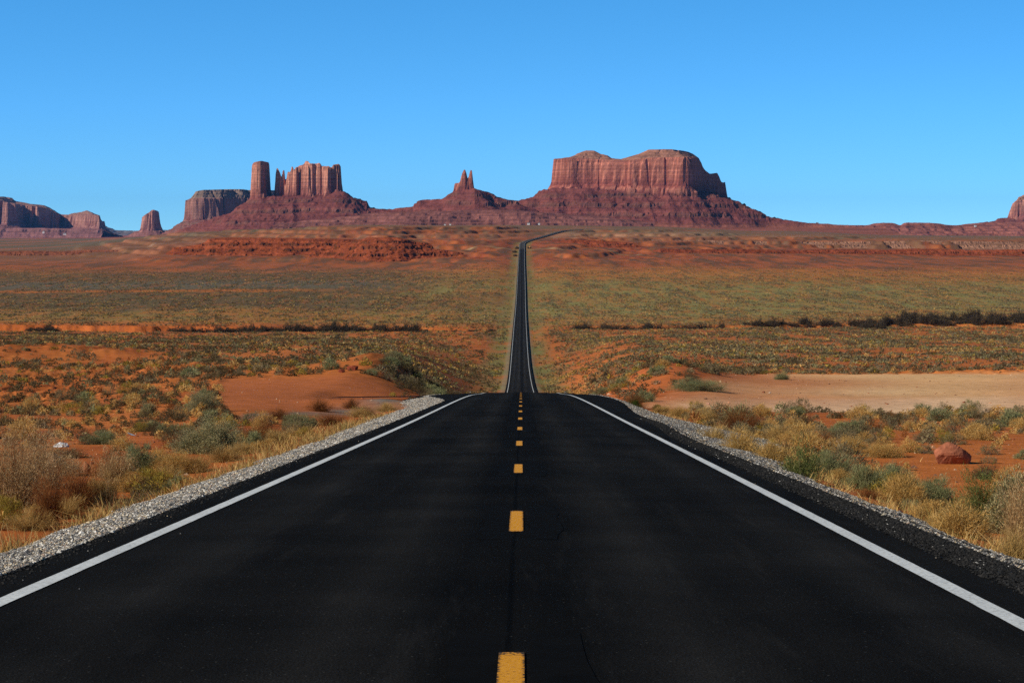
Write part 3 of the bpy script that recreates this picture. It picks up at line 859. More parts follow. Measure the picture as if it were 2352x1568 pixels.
formation('butte', 'broad flat-topped red butte with a shadowed right wall, right of the road end', 'butte', 8000, (1130, 2010), (-620, 720), 5.0,
    [(1100, 470), (1165, 470), (1192, 466), (1217, 457), (1232, 450), (1246, 440), (1268, 434), (1600, 438), (1668, 456), (1690, 466), (1702, 471), (1720, 479), (1742, 490), (1757, 497), (1793, 505), (1855, 513), (1960, 522), (2030, 528)],
    [dict(plan=[(1268, -60), (1300, -150), (1430, -170), (1560, -210), (1592, -195), (1606, -70), (1632, 40), (1668, 150), (1668, 430), (1400, 430), (1276, 260)],
          top=[(1267, 366), (1273, 363), (1310, 358), (1330, 352), (1345, 347), (1364, 347), (1379, 355), (1394, 358), (1404, 365), (1425, 367), (1444, 362), (1470, 354), (1488, 346), (1560, 345), (1580, 347), (1590, 351), (1604, 361), (1609, 371), (1613, 382), (1618, 389), (1629, 398), (1640, 396), (1646, 395), (1651, 404), (1655, 416), (1661, 417), (1664, 415), (1667, 432), (1668, 450)],
          rim=[(1267, 366), (1330, 366), (1400, 371), (1440, 372), (1500, 366), (1585, 365), (1600, 364), (1609, 373), (1613, 384), (1618, 391), (1629, 399), (1640, 397), (1646, 396), (1651, 405), (1655, 417), (1661, 418), (1664, 416), (1667, 434), (1668, 452)],
          base=[(1267, 433), (1400, 431), (1500, 434), (1590, 437), (1630, 445), (1668, 456)], flute=(10, 46), crack=.7, back=95, w=8, rag=0.8)],
    -17, 101, ridge_half=170, slope=.58, gully=15, knobs=9)

formation('butte', 'red butte with two slender rock spires on a stepped cone of scree', 'butte', 7600, (846, 1240), (-560, 420), 4.0,
    [(780, 484), (874, 483), (936, 480), (949, 479), (951.5, 470), (966, 463), (1018, 459.5), (1028, 451), (1043, 445), (1090, 434), (1115, 442), (1138, 450), (1141, 452), (1168, 463), (1192, 468), (1260, 500)],
    [dict(plan=[(1044.5, -28), (1058, -34), (1074, -36), (1088, -30), (1088, 30), (1074, 40), (1046, 30)],
          top=[(1044, 424), (1046, 421), (1056, 420.5), (1058, 413), (1060.5, 402), (1064, 394), (1066.5, 390), (1069, 391), (1071, 396), (1073, 404), (1074.5, 412), (1076, 410), (1078.5, 399), (1080.5, 391), (1083, 390), (1084.5, 393), (1086, 408), (1087.5, 420), (1088, 432)],
          base=[(1044, 441), (1088, 436)], flute=(3.5, 13), crack=.7, w=3.2, dark=.2)],
    -15, 202, ridge_half=45, slope=.60, gully=9, ledges=((.36, 12), (.62, 12), (.83, 9)))

formation('butte', 'red butte carrying a thick rock tower, two thin fingers and a ragged castle-like wall', 'butte', 8300, (360, 900), (-640, 520), 4.6,
    [(340, 548), (390, 538), (430, 522), (480, 507), (532, 491), (559, 475), (577, 460), (622, 452), (660, 452), (720, 449), (789, 441), (797, 445), (814, 458), (843, 465), (846, 470), (849, 478), (871, 484), (930, 487)],
    [dict(plan=[(578, -30), (590, -62), (604, -58), (609, -20), (621.5, 40), (621.5, 70), (590, 74), (579, 50)],
          top=[(577, 400), (579, 388), (582, 377), (586, 373.5), (602, 370.5), (619, 372.5), (621, 380), (623, 400)],
          base=[(577, 458), (622, 447)], flute=(4, 22), crack=.5, w=4, dark=.18, tone=.80),
     dict(plan=[(633.5, -16), (646, -20), (657, -10), (657, 22), (634, 22)],
          top=[(633, 410), (635.5, 396), (637, 387), (639, 386), (642, 391), (645.5, 399), (647, 408), (648.4, 412), (649.5, 405), (651, 393), (653, 390.5), (655, 392), (656.5, 412), (657.5, 430)],
          base=[(633, 456), (657, 451)], flute=(2.2, 10), crack=.5, w=3),
     dict(plan=[(660.5, -26), (690, -48), (720, -62), (745, -52), (787, -66), (787.5, 30), (740, 52), (690, 50), (661, 20)],
          top=[(660, 412), (662, 397), (664, 395), (667, 396.5), (668, 400), (670, 392), (671.6, 383), (673.6, 383.5), (676, 390), (678, 395), (680, 387), (683, 385), (689, 382), (702, 377), (703, 371), (709.5, 371), (711, 376), (721, 377.5), (737, 376.5), (740, 383), (757, 384), (763.5, 386.5), (766, 381), (770, 379), (781.5, 378), (784, 384), (785.5, 390), (786.5, 418), (788.5, 440)],
          base=[(660, 453), (720, 450), (789, 442)], flute=(12, 26), crack=1.6, w=4.5, rag=3.5, dark=.36)],
    -50, 303, ridge_half=60, slope=.56, gully=11, cc=(.58, .255, .165), knobs=8)

formation('mesa', 'dark fluted mesa with a level grey rim, half behind the thick rock tower', 'mesa', 11500, (380, 680), (-420, 700), 6.0,
    [(340, 545), (400, 531), (428, 513), (450, 508), (680, 508)],
    [dict(plan=[(429.5, -120), (440, -180), (470, -175), (520, -110), (574, 40), (590, 260), (668, 330), (668, 640), (440, 620)],
          top=[(429, 459), (431, 458), (440, 454.5), (448, 445), (451, 440), (469, 437), (537, 434.5), (668, 435)],
          rim=[(429, 460), (440, 457), (452, 456), (560, 455), (668, 455)],
          base=[(429, 506), (500, 510), (668, 508)], flute=(20, 44), crack=1.5, back=45, w=8, big=1.4, dark=.1)],
    -72, 404, ridge_half=260, slope=.5, cc=(.31, .150, .110), capc=(.22, .165, .12), tc=(.25, .095, .07))

formation('mesa', 'long purple-brown mesa stepping down from the picture edge, far beyond the plain', 'mesa', 14000, (-260, 262), (-900, 1300), 8.5,
    [(-300, 530), (-100, 524), (100, 524), (150, 526), (236, 528), (262, 538), (300, 546)],
    [dict(plan=[(-300, -500), (-60, -330), (0, -300), (34, -210), (46, 110), (66, 200), (78, 110), (98, 120), (106, 360), (128, 360), (142, 620), (142, 1100), (-300, 1100)],
          top=[(-300, 450), (0, 451), (11, 450.5), (31, 453.5), (33, 457), (39, 461), (58, 464), (72, 467), (103, 469.5), (118, 475.5), (129, 480), (141, 488)],
          rim=[(-300, 462), (0, 463), (40, 468), (72, 472), (110, 478), (141, 492)],
          base=[(-300, 515), (40, 516), (142, 524)], flute=(30, 90), crack=1.1, back=140, w=10, dark=.1),
     dict(plan=[(150, 420), (172, 330), (205, 180), (226, 170), (233, 280), (233, 700), (140, 760)],
          top=[(138, 488), (157, 490), (173, 485.7), (188, 486.2), (206, 481), (219, 486.3), (231, 493), (234, 507)],
          rim=[(138, 492), (160, 494), (205, 491), (231, 495), (234, 508)],
          base=[(138, 518), (190, 518), (235, 524)], flute=(18, 60), crack=1.0, back=110, w=9, dark=.1)],
    -104, 505, ridge_half=330, slope=.42, cc=(.42, .205, .155), capc=(.30, .16, .12), tc=(.27, .115, .10), gully=16, ledges=((.5, 8),))

formation('butte', 'small lone butte with a notched sloping top between two mesas', 'butte', 13000, (262, 410), (-330, 330), 6.0,
    [(262, 549), (290, 543), (310, 534), (322, 529), (372, 528), (386, 538), (410, 548)],
    [dict(plan=[(321.5, -20), (330, -90), (358, -100), (367, -60), (371.5, 10), (369, 110), (326, 100)],
          top=[(321, 512), (323, 504), (329, 498), (336, 492.5), (344, 488), (350, 482.5), (355, 482), (363, 484.5), (366.5, 487), (368, 500), (370, 520)],
          base=[(321, 530), (372, 529)], flute=(11, 40), crack=.9, w=7, dark=.1)],
    -97, 606, ridge_half=70, slope=.52, cc=(.44, .21, .155), tc=(.25, .105, .085), ledges=((.6, 5),))

formation('butte', 'red butte cut off by the right picture edge, on a ledge of dark rock', 'butte', 10500, (2150, 2620), (-460, 620), 6.5,
    [(2100, 528), (2188, 520), (2239, 515), (2284, 510), (2288, 505.5), (2316, 502), (2620, 500)],
    [dict(plan=[(2317, -40), (2335, -120), (2470, -170), (2560, -60), (2560, 380), (2330, 380)],
          top=[(2316, 486), (2318, 482), (2323, 466), (2334, 456), (2336, 448), (2400, 446), (2600, 447)],
          rim=[(2316, 486), (2323, 468), (2334, 460), (2600, 462)],
          base=[(2316, 501), (2600, 500)], flute=(14, 48), crack=.9, back=80, w=8)],
    -55, 707, ridge_half=120, slope=.34, ledges=((.62, 10), (.88, 9)), cc=(.46, .20, .14))

M_HILL = mat_rock('red_hill_earth', .35)
HC = dict(rough=.35, line=.7, mat=M_HILL, cc=(.28, .062, .024), tc=(.275, .066, .026), capc=(.19, .10, .052))
formation('hill', 'red hill with a dark ledge under its flat top, left of the road', 'hill', 2790, (560, 1150), (-190, 150), 1.5,
    [(560, 610), (620, 606), (680, 597), (735, 582), (778, 566), (830, 552), (846, 546), (915, 545.5), (935, 552), (955, 563), (985, 571), (1040, 580), (1110, 592), (1150, 600)],
    [dict(plan=[(838, -5), (850, -60), (905, -70), (925, -30), (990, 40), (990, 120), (838, 100)],
          top=[(838, 551), (848, 546), (905, 545.5), (960, 552), (1000, 559)], rim=[(838, 552), (905, 551), (1000, 561)],
          base=[(838, 557), (925, 560), (1000, 566)], flute=(10, 40), w=6, back=60, slope=.85)],
    zp(2640, 615), 901, ridge_half=110, slope=.40, ledges=((.18, 18), (.40, 24), (.62, 24), (.82, 16)), gully=7, knobs=0, K=.15, **HC)
formation('hill', 'low red hill with a broken ledge, left of the flat-topped red hill', 'hill', 2980, (330, 900), (-190, 150), 1.6,
    [(330, 598), (372, 590), (400, 571), (430, 568), (470, 560), (482, 549), (520, 546), (640, 547), (760, 549), (860, 553), (900, 556)],
    [dict(plan=[(398, 0), (420, -70), (500, -60), (560, -90), (650, -60), (720, -20), (720, 60), (398, 60)],
          top=[(398, 569), (430, 567), (720, 566)], base=[(398, 578), (560, 580), (720, 574)], flute=(22, 45), crack=1.2, w=5),
     dict(plan=[(480, 70), (520, 20), (600, 40), (760, 20), (860, 60), (860, 140), (480, 140)],
          top=[(480, 549), (520, 546), (640, 547), (860, 552)], base=[(480, 555), (640, 554), (860, 558)], flute=(20, 50), crack=1.2, w=5)],
    zp(2780, 603), 911, ridge_half=110, slope=.34, ledges=((.22, 18), (.45, 22), (.70, 20)), gully=8, knobs=0, K=.15, **HC)
formation('hill', 'long low scarp of pale and dark rock right of the road bend', 'hill', 3760, (1290, 2560), (-150, 90), 1.9,
    [(1290, 562), (1360, 556), (1440, 552), (1480, 550), (1600, 552), (1700, 554), (1800, 556.5), (2000, 556), (2100, 553), (2230, 555), (2352, 557), (2560, 556)],
    [dict(plan=[(1440, 0), (1520, -25), (1620, 10), (1760, -20), (1860, -35), (1960, 5), (2020, -30), (2120, 15), (2240, -10), (2360, -30), (2560, 0), (2560, 70), (1440, 70)],
          top=[(1440, 552), (1480, 550), (1600, 552), (1700, 554), (1800, 556.5), (2000, 556), (2100, 553), (2352, 557), (2560, 556)],
          base=[(1440, 558), (1600, 559), (1800, 564), (2000, 564), (2100, 560), (2352, 565), (2560, 564)], flute=(40, 80), crack=1.3, w=6)],
    zp(3620, 580), 921, ridge_half=50, slope=.24, ledges=((.45, 22), (.75, 22)), gully=30, knobs=0, K=.07, mat=M_HILL, cc=(.22, .088, .045), tc=(.30, .150, .092), capc=(.18, .11, .065))

HL = dict(rough=.4, line=.55, mat=M_HILL, cc=(.24, .055, .023), tc=(.26, .062, .026), capc=(.17, .095, .05), K=.1)
formation('hill', 'low red rise with a dark top ledge just right of the road bend', 'hill', 3350, (1240, 1540), (-120, 110), 1.5,
    [(1240, 574), (1262, 563), (1285, 555), (1310, 550.5), (1385, 553), (1440, 558), (1480, 567), (1510, 580), (1540, 588)],
    [dict(plan=[(1296, -10), (1320, -45), (1350, -20), (1385, -45), (1420, 0), (1450, 20), (1450, 90), (1296, 90)],
          top=[(1296, 552.5), (1310, 550.5), (1385, 553), (1450, 559)], base=[(1296, 557), (1385, 558.5), (1450, 564)], flute=(25, 50), crack=1.2, w=5, slope=.7)],
    zp(3180, 586), 931, ridge_half=70, slope=.36, ledges=((.35, 18), (.65, 20)), gully=10, knobs=3, **HL)
formation('hill', 'long dark red bench below the pale scarp on the right', 'hill', 3150, (1470, 2600), (-110, 110), 1.9,
    [(1470, 598), (1490, 584), (1516, 571), (1600, 574), (1700, 572), (1820, 576), (1900, 573), (2020, 575), (2100, 571), (2230, 575), (2350, 573), (2600, 574)],
    [dict(plan=[(1508, -10), (1540, -60), (1640, 10), (1700, -50), (1790, 20), (1900, -40), (1960, 20), (2080, -60), (2170, 10), (2280, -30), (2380, 10), (2600, -20), (2600, 90), (1508, 90)],
          top=[(1508, 574), (1516, 571), (1600, 574), (1700, 572), (1820, 576), (1900, 573), (2020, 575), (2100, 571), (2230, 575), (2350, 573), (2600, 574)],
          base=[(1508, 580), (1700, 579), (1900, 580), (2100, 578), (2350, 580), (2600, 580)], flute=(40, 70), crack=1.3, w=5, slope=.6)],
    zp(3010, 600), 941, ridge_half=60, slope=.30, ledges=((.30, 18), (.62, 20)), gully=12, knobs=3, **HL)
formation('hill', 'low broken ledge of red and pale earth on the left of the plain', 'hill', 3300, (-160, 440), (-110, 110), 1.9,
    [(-160, 578), (-40, 579), (60, 576), (140, 578), (200, 574), (300, 574.5), (390, 577), (420, 585), (440, 594)],
    [dict(plan=[(-160, -10), (-60, 20), (0, -40), (70, 10), (130, -30), (200, 20), (260, -40), (330, 0), (392, -30), (400, 80), (-160, 80)],
          top=[(-160, 578), (-40, 579), (60, 576), (140, 578), (200, 574), (300, 574.5), (400, 577.5)], base=[(-160, 583), (100, 583), (200, 581), (400, 584)], flute=(36, 60), crack=1.3, w=5, slope=.5)],
    zp(3150, 596), 951, ridge_half=60, slope=.28, ledges=((.4, 18),), gully=12, knobs=3, mat=M_HILL, cc=(.30, .125, .075), tc=(.24, .078, .042), capc=(.16, .105, .06), K=.1)

def low_ridge(name, label, D0, prof, half, floor, seed, tc, step=7.0, pxr=None, rise=.5, knob=4, kind='structure'):
    pxr = pxr or (prof[0][0], prof[-1][0])
    u0, u1 = float(u_px(pxr[0])), float(u_px(pxr[1]))
    xs = np.arange(u0 * D0, u1 * D0, step); ss = np.arange(-half * 1.6, half * 1.6, step * 1.2)
    X, Sg = np.meshgrid(xs, ss); px = X / (D0 + Sg) * FPX + W0 / 2
    R = np.interp(px, [a for a, _ in prof], [float(slope_py(b)) for _, b in prof]) * D0
    t = np.abs(Sg + .22 * half * fbm(X / (half * .9), Sg / half, 3, seed)) / half
    Z = floor + (R - floor) * np.clip(1 - np.clip(t - .12, 0, 2) ** 1.1, -.4, 1)
    e = (R - floor).mean()
    Z = Z - .16 * e * np.abs(fbm(X / (half * .22), Sg / half, 3, seed + 1)) * np.clip(t * 2, 0, 1)
    Zt = terrace(Z + .04 * e * fbm(X / 90, Sg / 90, 3, seed + 3), max(e * .24, 4), 3.0)
    Z = Z * .35 + Zt * .65 + knob * .3 * fbm(X / 25, Sg / 25, 3, seed + 2)
    n = fbm(X / 80, Sg / 60, 4, seed + 4); b = fbm(Z / 7, X / 400, 2, seed + 5)
    c = np.array(tc) * (1 + .25 * n + .2 * b)[..., None]
    V = np.stack([X, D0 + Sg, Z], -1).reshape(-1, 3) - np.array([X.mean(), D0, 0])
    me = mesh_from(name, V, grid_loops(*X.shape), 4, np.clip(c, .01, .9).reshape(-1, 3))
    o = link(name, me, M_ROCK, kind=kind, label=label, category='hill'); o.location = (float(X.mean()), D0, 0)
    return o
low_ridge('hill', 'low dark red ridge along the horizon right of the broad butte', 9000,
    [(1640, 512), (1757, 503), (1793, 506.5), (1855, 512.3), (1908, 515.7), (1984, 517), (2003, 514.6), (2029, 511.8), (2050, 513.2), (2067, 517.2), (2080, 511), (2134, 511.8), (2150, 514.5), (2188, 517), (2239, 514), (2287, 510), (2480, 508)], 330, -48, 811, (.27, .095, .068))
low_ridge('hill', 'pale blue mountain slope far off between the left mesas', 25500,
    [(120, 512), (200, 505), (235, 515.5), (247, 521), (268, 529), (312, 531), (376, 527.5), (395, 528.5), (470, 531), (520, 538)], 900, -190, 822, (.20, .16, .14), step=26, knob=0)
low_ridge('hill', 'low red foothill running between the castle-like butte and the twin spires', 7300,
    [(640, 514), (720, 506), (800, 497), (860, 489), (950, 486), (1040, 484), (1180, 482), (1300, 492), (1420, 502), (1500, 512)], 300, -22, 833, (.225, .086, .066))
# ------------------------------------------------------------------ plants
def ribbons(P0, dirs, length, width, bend, colr, segs=2, flat=None):
    """thin blades: n ribbons from P0 along dirs, curving by bend (n,3) over their length; returns V, loops(quads), colours"""
    n = len(P0)
    t = np.linspace(0, 1, segs + 1)
    side = np.cross(dirs, rng.normal(size=(n, 3)))
    side /= np.linalg.norm(side, axis=1, keepdims=True) + 1e-9
    C = P0[:, None, :] + dirs[:, None, :] * (length[:, None] * t)[..., None] + bend[:, None, :] * (length[:, None] * t ** 2)[..., None]
    wt = (1 - .75 * t)[None, :, None] * width[:, None, None] * .5
    A, B = C - side[:, None, :] * wt, C + side[:, None, :] * wt
    V = np.stack([A, B], 2).reshape(-1, 3)
    b = (np.arange(n) * (segs + 1) * 2)[:, None]
    k = np.arange(segs)[None, :] * 2
    q = np.stack([b + k, b + k + 1, b + k + 3, b + k + 2], -1).reshape(-1)
    return V, q, np.repeat(colr, (segs + 1) * 2, 0)

def join(parts):
    V, L, C, o = [], [], [], 0
    for v, l, c in parts:
        V.append(v); L.append(l + o); C.append(c); o += len(v)
    return np.vstack(V), np.concatenate(L), np.vstack(C)

def pal(colors, n, var=.22):
    c = np.array(colors)[rng.integers(0, len(colors), n)]
    return np.clip(c * rng.uniform(1 - var, 1 + var, (n, 1)), .003, .9)

def dome_points(n, clumps, R, H, fill=.55, low=0.0, flat=1.0, tight=.30):
    """points in clumps over a mound of radius R, height H"""
    a = rng.uniform(0, 6.283, clumps); e = np.arcsin(rng.uniform(low, 1, clumps) ** flat)
    r = rng.uniform(fill, 1.0, clumps) * rng.uniform(.78, 1.12, clumps)
    cc = np.stack([np.cos(a) * np.cos(e) * R * r, np.sin(a) * np.cos(e) * R * r, np.sin(e) * H * r], -1)
    k = rng.integers(0, clumps, n)
    p = cc[k] + rng.normal(size=(n, 3)) * np.array([R, R, H * .8]) * tight * rng.uniform(.5, 1, (clumps, 1))[k]
    p[:, 2] = np.abs(p[:, 2])
    return p, k, clumps

KIND = {
 # R,H are for a unit plant; leaf = (count, length, width), stems = (count, width)
 'ball':   dict(leaf=(4600, .075, .0075), stems=(420, .007), clumps=140, up=.55, out=1.0, cols=[(0.610, 0.366, 0.104), (0.695, 0.439, 0.140), (0.512, 0.287, 0.073), (0.756, 0.525, 0.207)], stemc=[(.24, .14, .05), (.16, .12, .04)], H=.80, fill=.62),
 'yellow': dict(leaf=(2600, .055, .010), stems=(260, .006), clumps=70, up=.9, out=.8, cols=[(0.380, 0.270, 0.046), (0.460, 0.333, 0.063), (0.299, 0.230, 0.046)], stemc=[(.12, .10, .03)], H=.62, fill=.6),
 'sage':   dict(leaf=(4200, .11, .010), stems=(340, .008), clumps=90, up=1.3, out=.7, cols=[(0.269, 0.275, 0.122), (0.344, 0.338, 0.156), (0.194, 0.206, 0.085), (0.413, 0.388, 0.188)], stemc=[(.12, .10, .06), (.09, .08, .05)], H=.95, fill=.45),
 'salt':   dict(leaf=(4600, .055, .020), stems=(260, .009), clumps=85, up=.5, out=.8, cols=[(0.288, 0.270, 0.120), (0.360, 0.324, 0.162), (0.480, 0.402, 0.198), (0.186, 0.186, 0.084), (0.576, 0.480, 0.252)], stemc=[(.17, .13, .08)], H=.85, fill=.5),
 'rust':   dict(leaf=(1500, .11, .006), stems=(620, .007), clumps=60, up=1.6, out=.5, cols=[(0.312, 0.106, 0.033), (0.400, 0.150, 0.045), (0.237, 0.081, 0.027), (0.463, 0.225, 0.075)], stemc=[(.19, .065, .022), (.13, .05, .02)], H=1.15, fill=.35),
 'twig':   dict(leaf=(2800, .055, .009), stems=(520, .006), clumps=95, up=.7, out=.7, cols=[(0.660, 0.456, 0.216), (0.564, 0.360, 0.156), (0.768, 0.564, 0.300), (0.408, 0.240, 0.102)], stemc=[(.34, .20, .085), (.22, .115, .05), (.40, .26, .12)], H=1.0, fill=.35),
 'grass':  dict(leaf=(900, .20, .006), stems=(900, .006), clumps=40, up=1.5, out=.6, cols=[(0.611, 0.390, 0.130), (0.520, 0.312, 0.091), (0.702, 0.494, 0.208)], stemc=[(.42, .27, .09), (.35, .21, .07)], H=.8, fill=.3),
 'green':  dict(leaf=(1500, .07, .013), stems=(120, .006), clumps=40, up=1.2, out=.8, cols=[(.055, .095, .018), (.08, .13, .026), (.04, .07, .014)], stemc=[(.06, .07, .02)], H=.7, fill=.4),
 'tallgreen': dict(leaf=(2400, .10, .012), stems=(200, .008), clumps=60, up=1.6, out=.45, cols=[(.15, .175, .045), (.20, .225, .065), (.29, .27, .10), (.10, .125, .03)], stemc=[(.20, .17, .08), (.12, .12, .05)], H=1.25, fill=.35),
 'dark':   dict(leaf=(2200, .07, .009), stems=(300, .008), clumps=70, up=.8, out=.8, cols=[(.155, .105, .050), (.11, .078, .038), (.20, .14, .068), (.145, .115, .048)], stemc=[(.09, .07, .05)], H=.72, fill=.5),
 'grey':   dict(leaf=(2200, .07, .010), stems=(260, .008), clumps=70, up=.8, out=.8, cols=[(0.270, 0.201, 0.106), (0.196, 0.152, 0.078), (0.345, 0.265, 0.144), (0.230, 0.207, 0.092)], stemc=[(.13, .11, .08)], H=.72, fill=.5),
}

def plant(kind, dens=1.0, wide=1.0, mound=False, fine=1.0):
    k = dict(KIND[kind]); H = k['H']; R = .5
    if mound: k['fill'], k['up'], k['out'] = .70, .45, 1.0; H = .62
    n, ll, lw = k['leaf']; n = int(n * dens / fine ** 1.3); ll, lw = ll * fine, lw * fine; wide = wide / math.sqrt(max(dens, .05)) if dens < 1 else wide
    p, idx, m = dome_points(n, max(8, int(k['clumps'] * min(1, dens ** .35))), R, H, k['fill'], low=.04, tight=.16)
    o = p * np.array([1, 1, .55]); o /= np.linalg.norm(o, axis=1, keepdims=True) + 1e-6
    d = o * k['out'] + np.array([0, 0, k['up']]) * rng.uniform(.2, 1.2, (n, 1)) + rng.normal(size=(n, 3)) * .45
    d /= np.linalg.norm(d, axis=1, keepdims=True) + 1e-6
    cl = rng.uniform(.78, 1.2, m)[idx][:, None]
    leaf = ribbons(p, d, ll * rng.uniform(.6, 1.35, n), lw * wide * rng.uniform(.7, 1.4, n), rng.normal(size=(n, 3)) * .18, pal(k['cols'], n) * cl, 2 if dens >= 1 else 1)
    ns, sw = k['stems']; ns = max(6, int(ns * dens / fine ** .7)); sw = sw * fine
    tip, _, _ = dome_points(ns, max(8, k['clumps']), R, H, max(.7, k['fill']), low=.08, tight=.14)
    b = rng.normal(size=(ns, 3)) * np.array([.07, .07, 0]); b[:, 2] = -.03
    d = tip - b; L = np.linalg.norm(d, axis=1); d /= L[:, None] + 1e-6
    up = np.array([0, 0, .35]) * rng.uniform(-.1, 1, (ns, 1)) - np.array([0, 0, .10])
    st = ribbons(b, d, L * rng.uniform(.85, 1.12, ns) * (.8 if mound else 1), sw * wide * rng.uniform(.7, 1.4, ns), up * .35 + rng.normal(size=(ns, 3)) * .05, pal(k['stemc'], ns), 3 if dens >= 1 else 2)
    return leaf, st

def march(px, py, d0=8.0, d1=1200.0):
    """where the line of sight through a picture point meets the land"""
    D = d0 * (d1 / d0) ** np.linspace(0, 1, 1500)
    x = float(u_px(px, py)) * D
    z = land(x, D); r = float(slope_py(py)) * D
    h = np.nonzero(z > r)[0]
    i = h[0] if len(h) else len(D) - 1
    return float(x[i]), float(D[i])

BASE = {}
def big_plant(kind, name, px, py, w_px, h_px, label, seed=None, D=None, group=None, x=None):
    """a roadside plant of its own shape: Empty at its foot > foliage, stems"""
    if D is None: x_, D = march(px, py)
    else: x_ = float(u_px(px, py)) * D
    g = float(land(np.array([x_]), np.array([D]))[0])
    w, h = w_px / FPX * D, h_px / FPX * D
    w, h = w * 1.22, h * 1.08
    lf, st = plant(kind, 1.5 if w > .5 else .9, 1.0, False, float(np.clip(.95 / max(w, h), .38, 1.0)))
    sc = np.array([w, w, h / KIND[kind]['H']])
    wd = np.clip(.004 * D / 20, .0035, .02)
    root = empty(name, (x_, D, g - .03), label=label, category='plant' if kind in ('grass', 'green', 'tallgreen') else 'bush')
    if group: root['group'] = group
    root.rotation_euler.z = float(rng.uniform(0, 6.283))
    mf = mesh_from('foliage', lf[0] * sc, lf[1], 4, lf[2]); ms = mesh_from('stems', st[0] * sc, st[1], 4, st[2])
    link('foliage', mf, M_LEAF, root); link('stems', ms, M_TWIG, root)
    return root

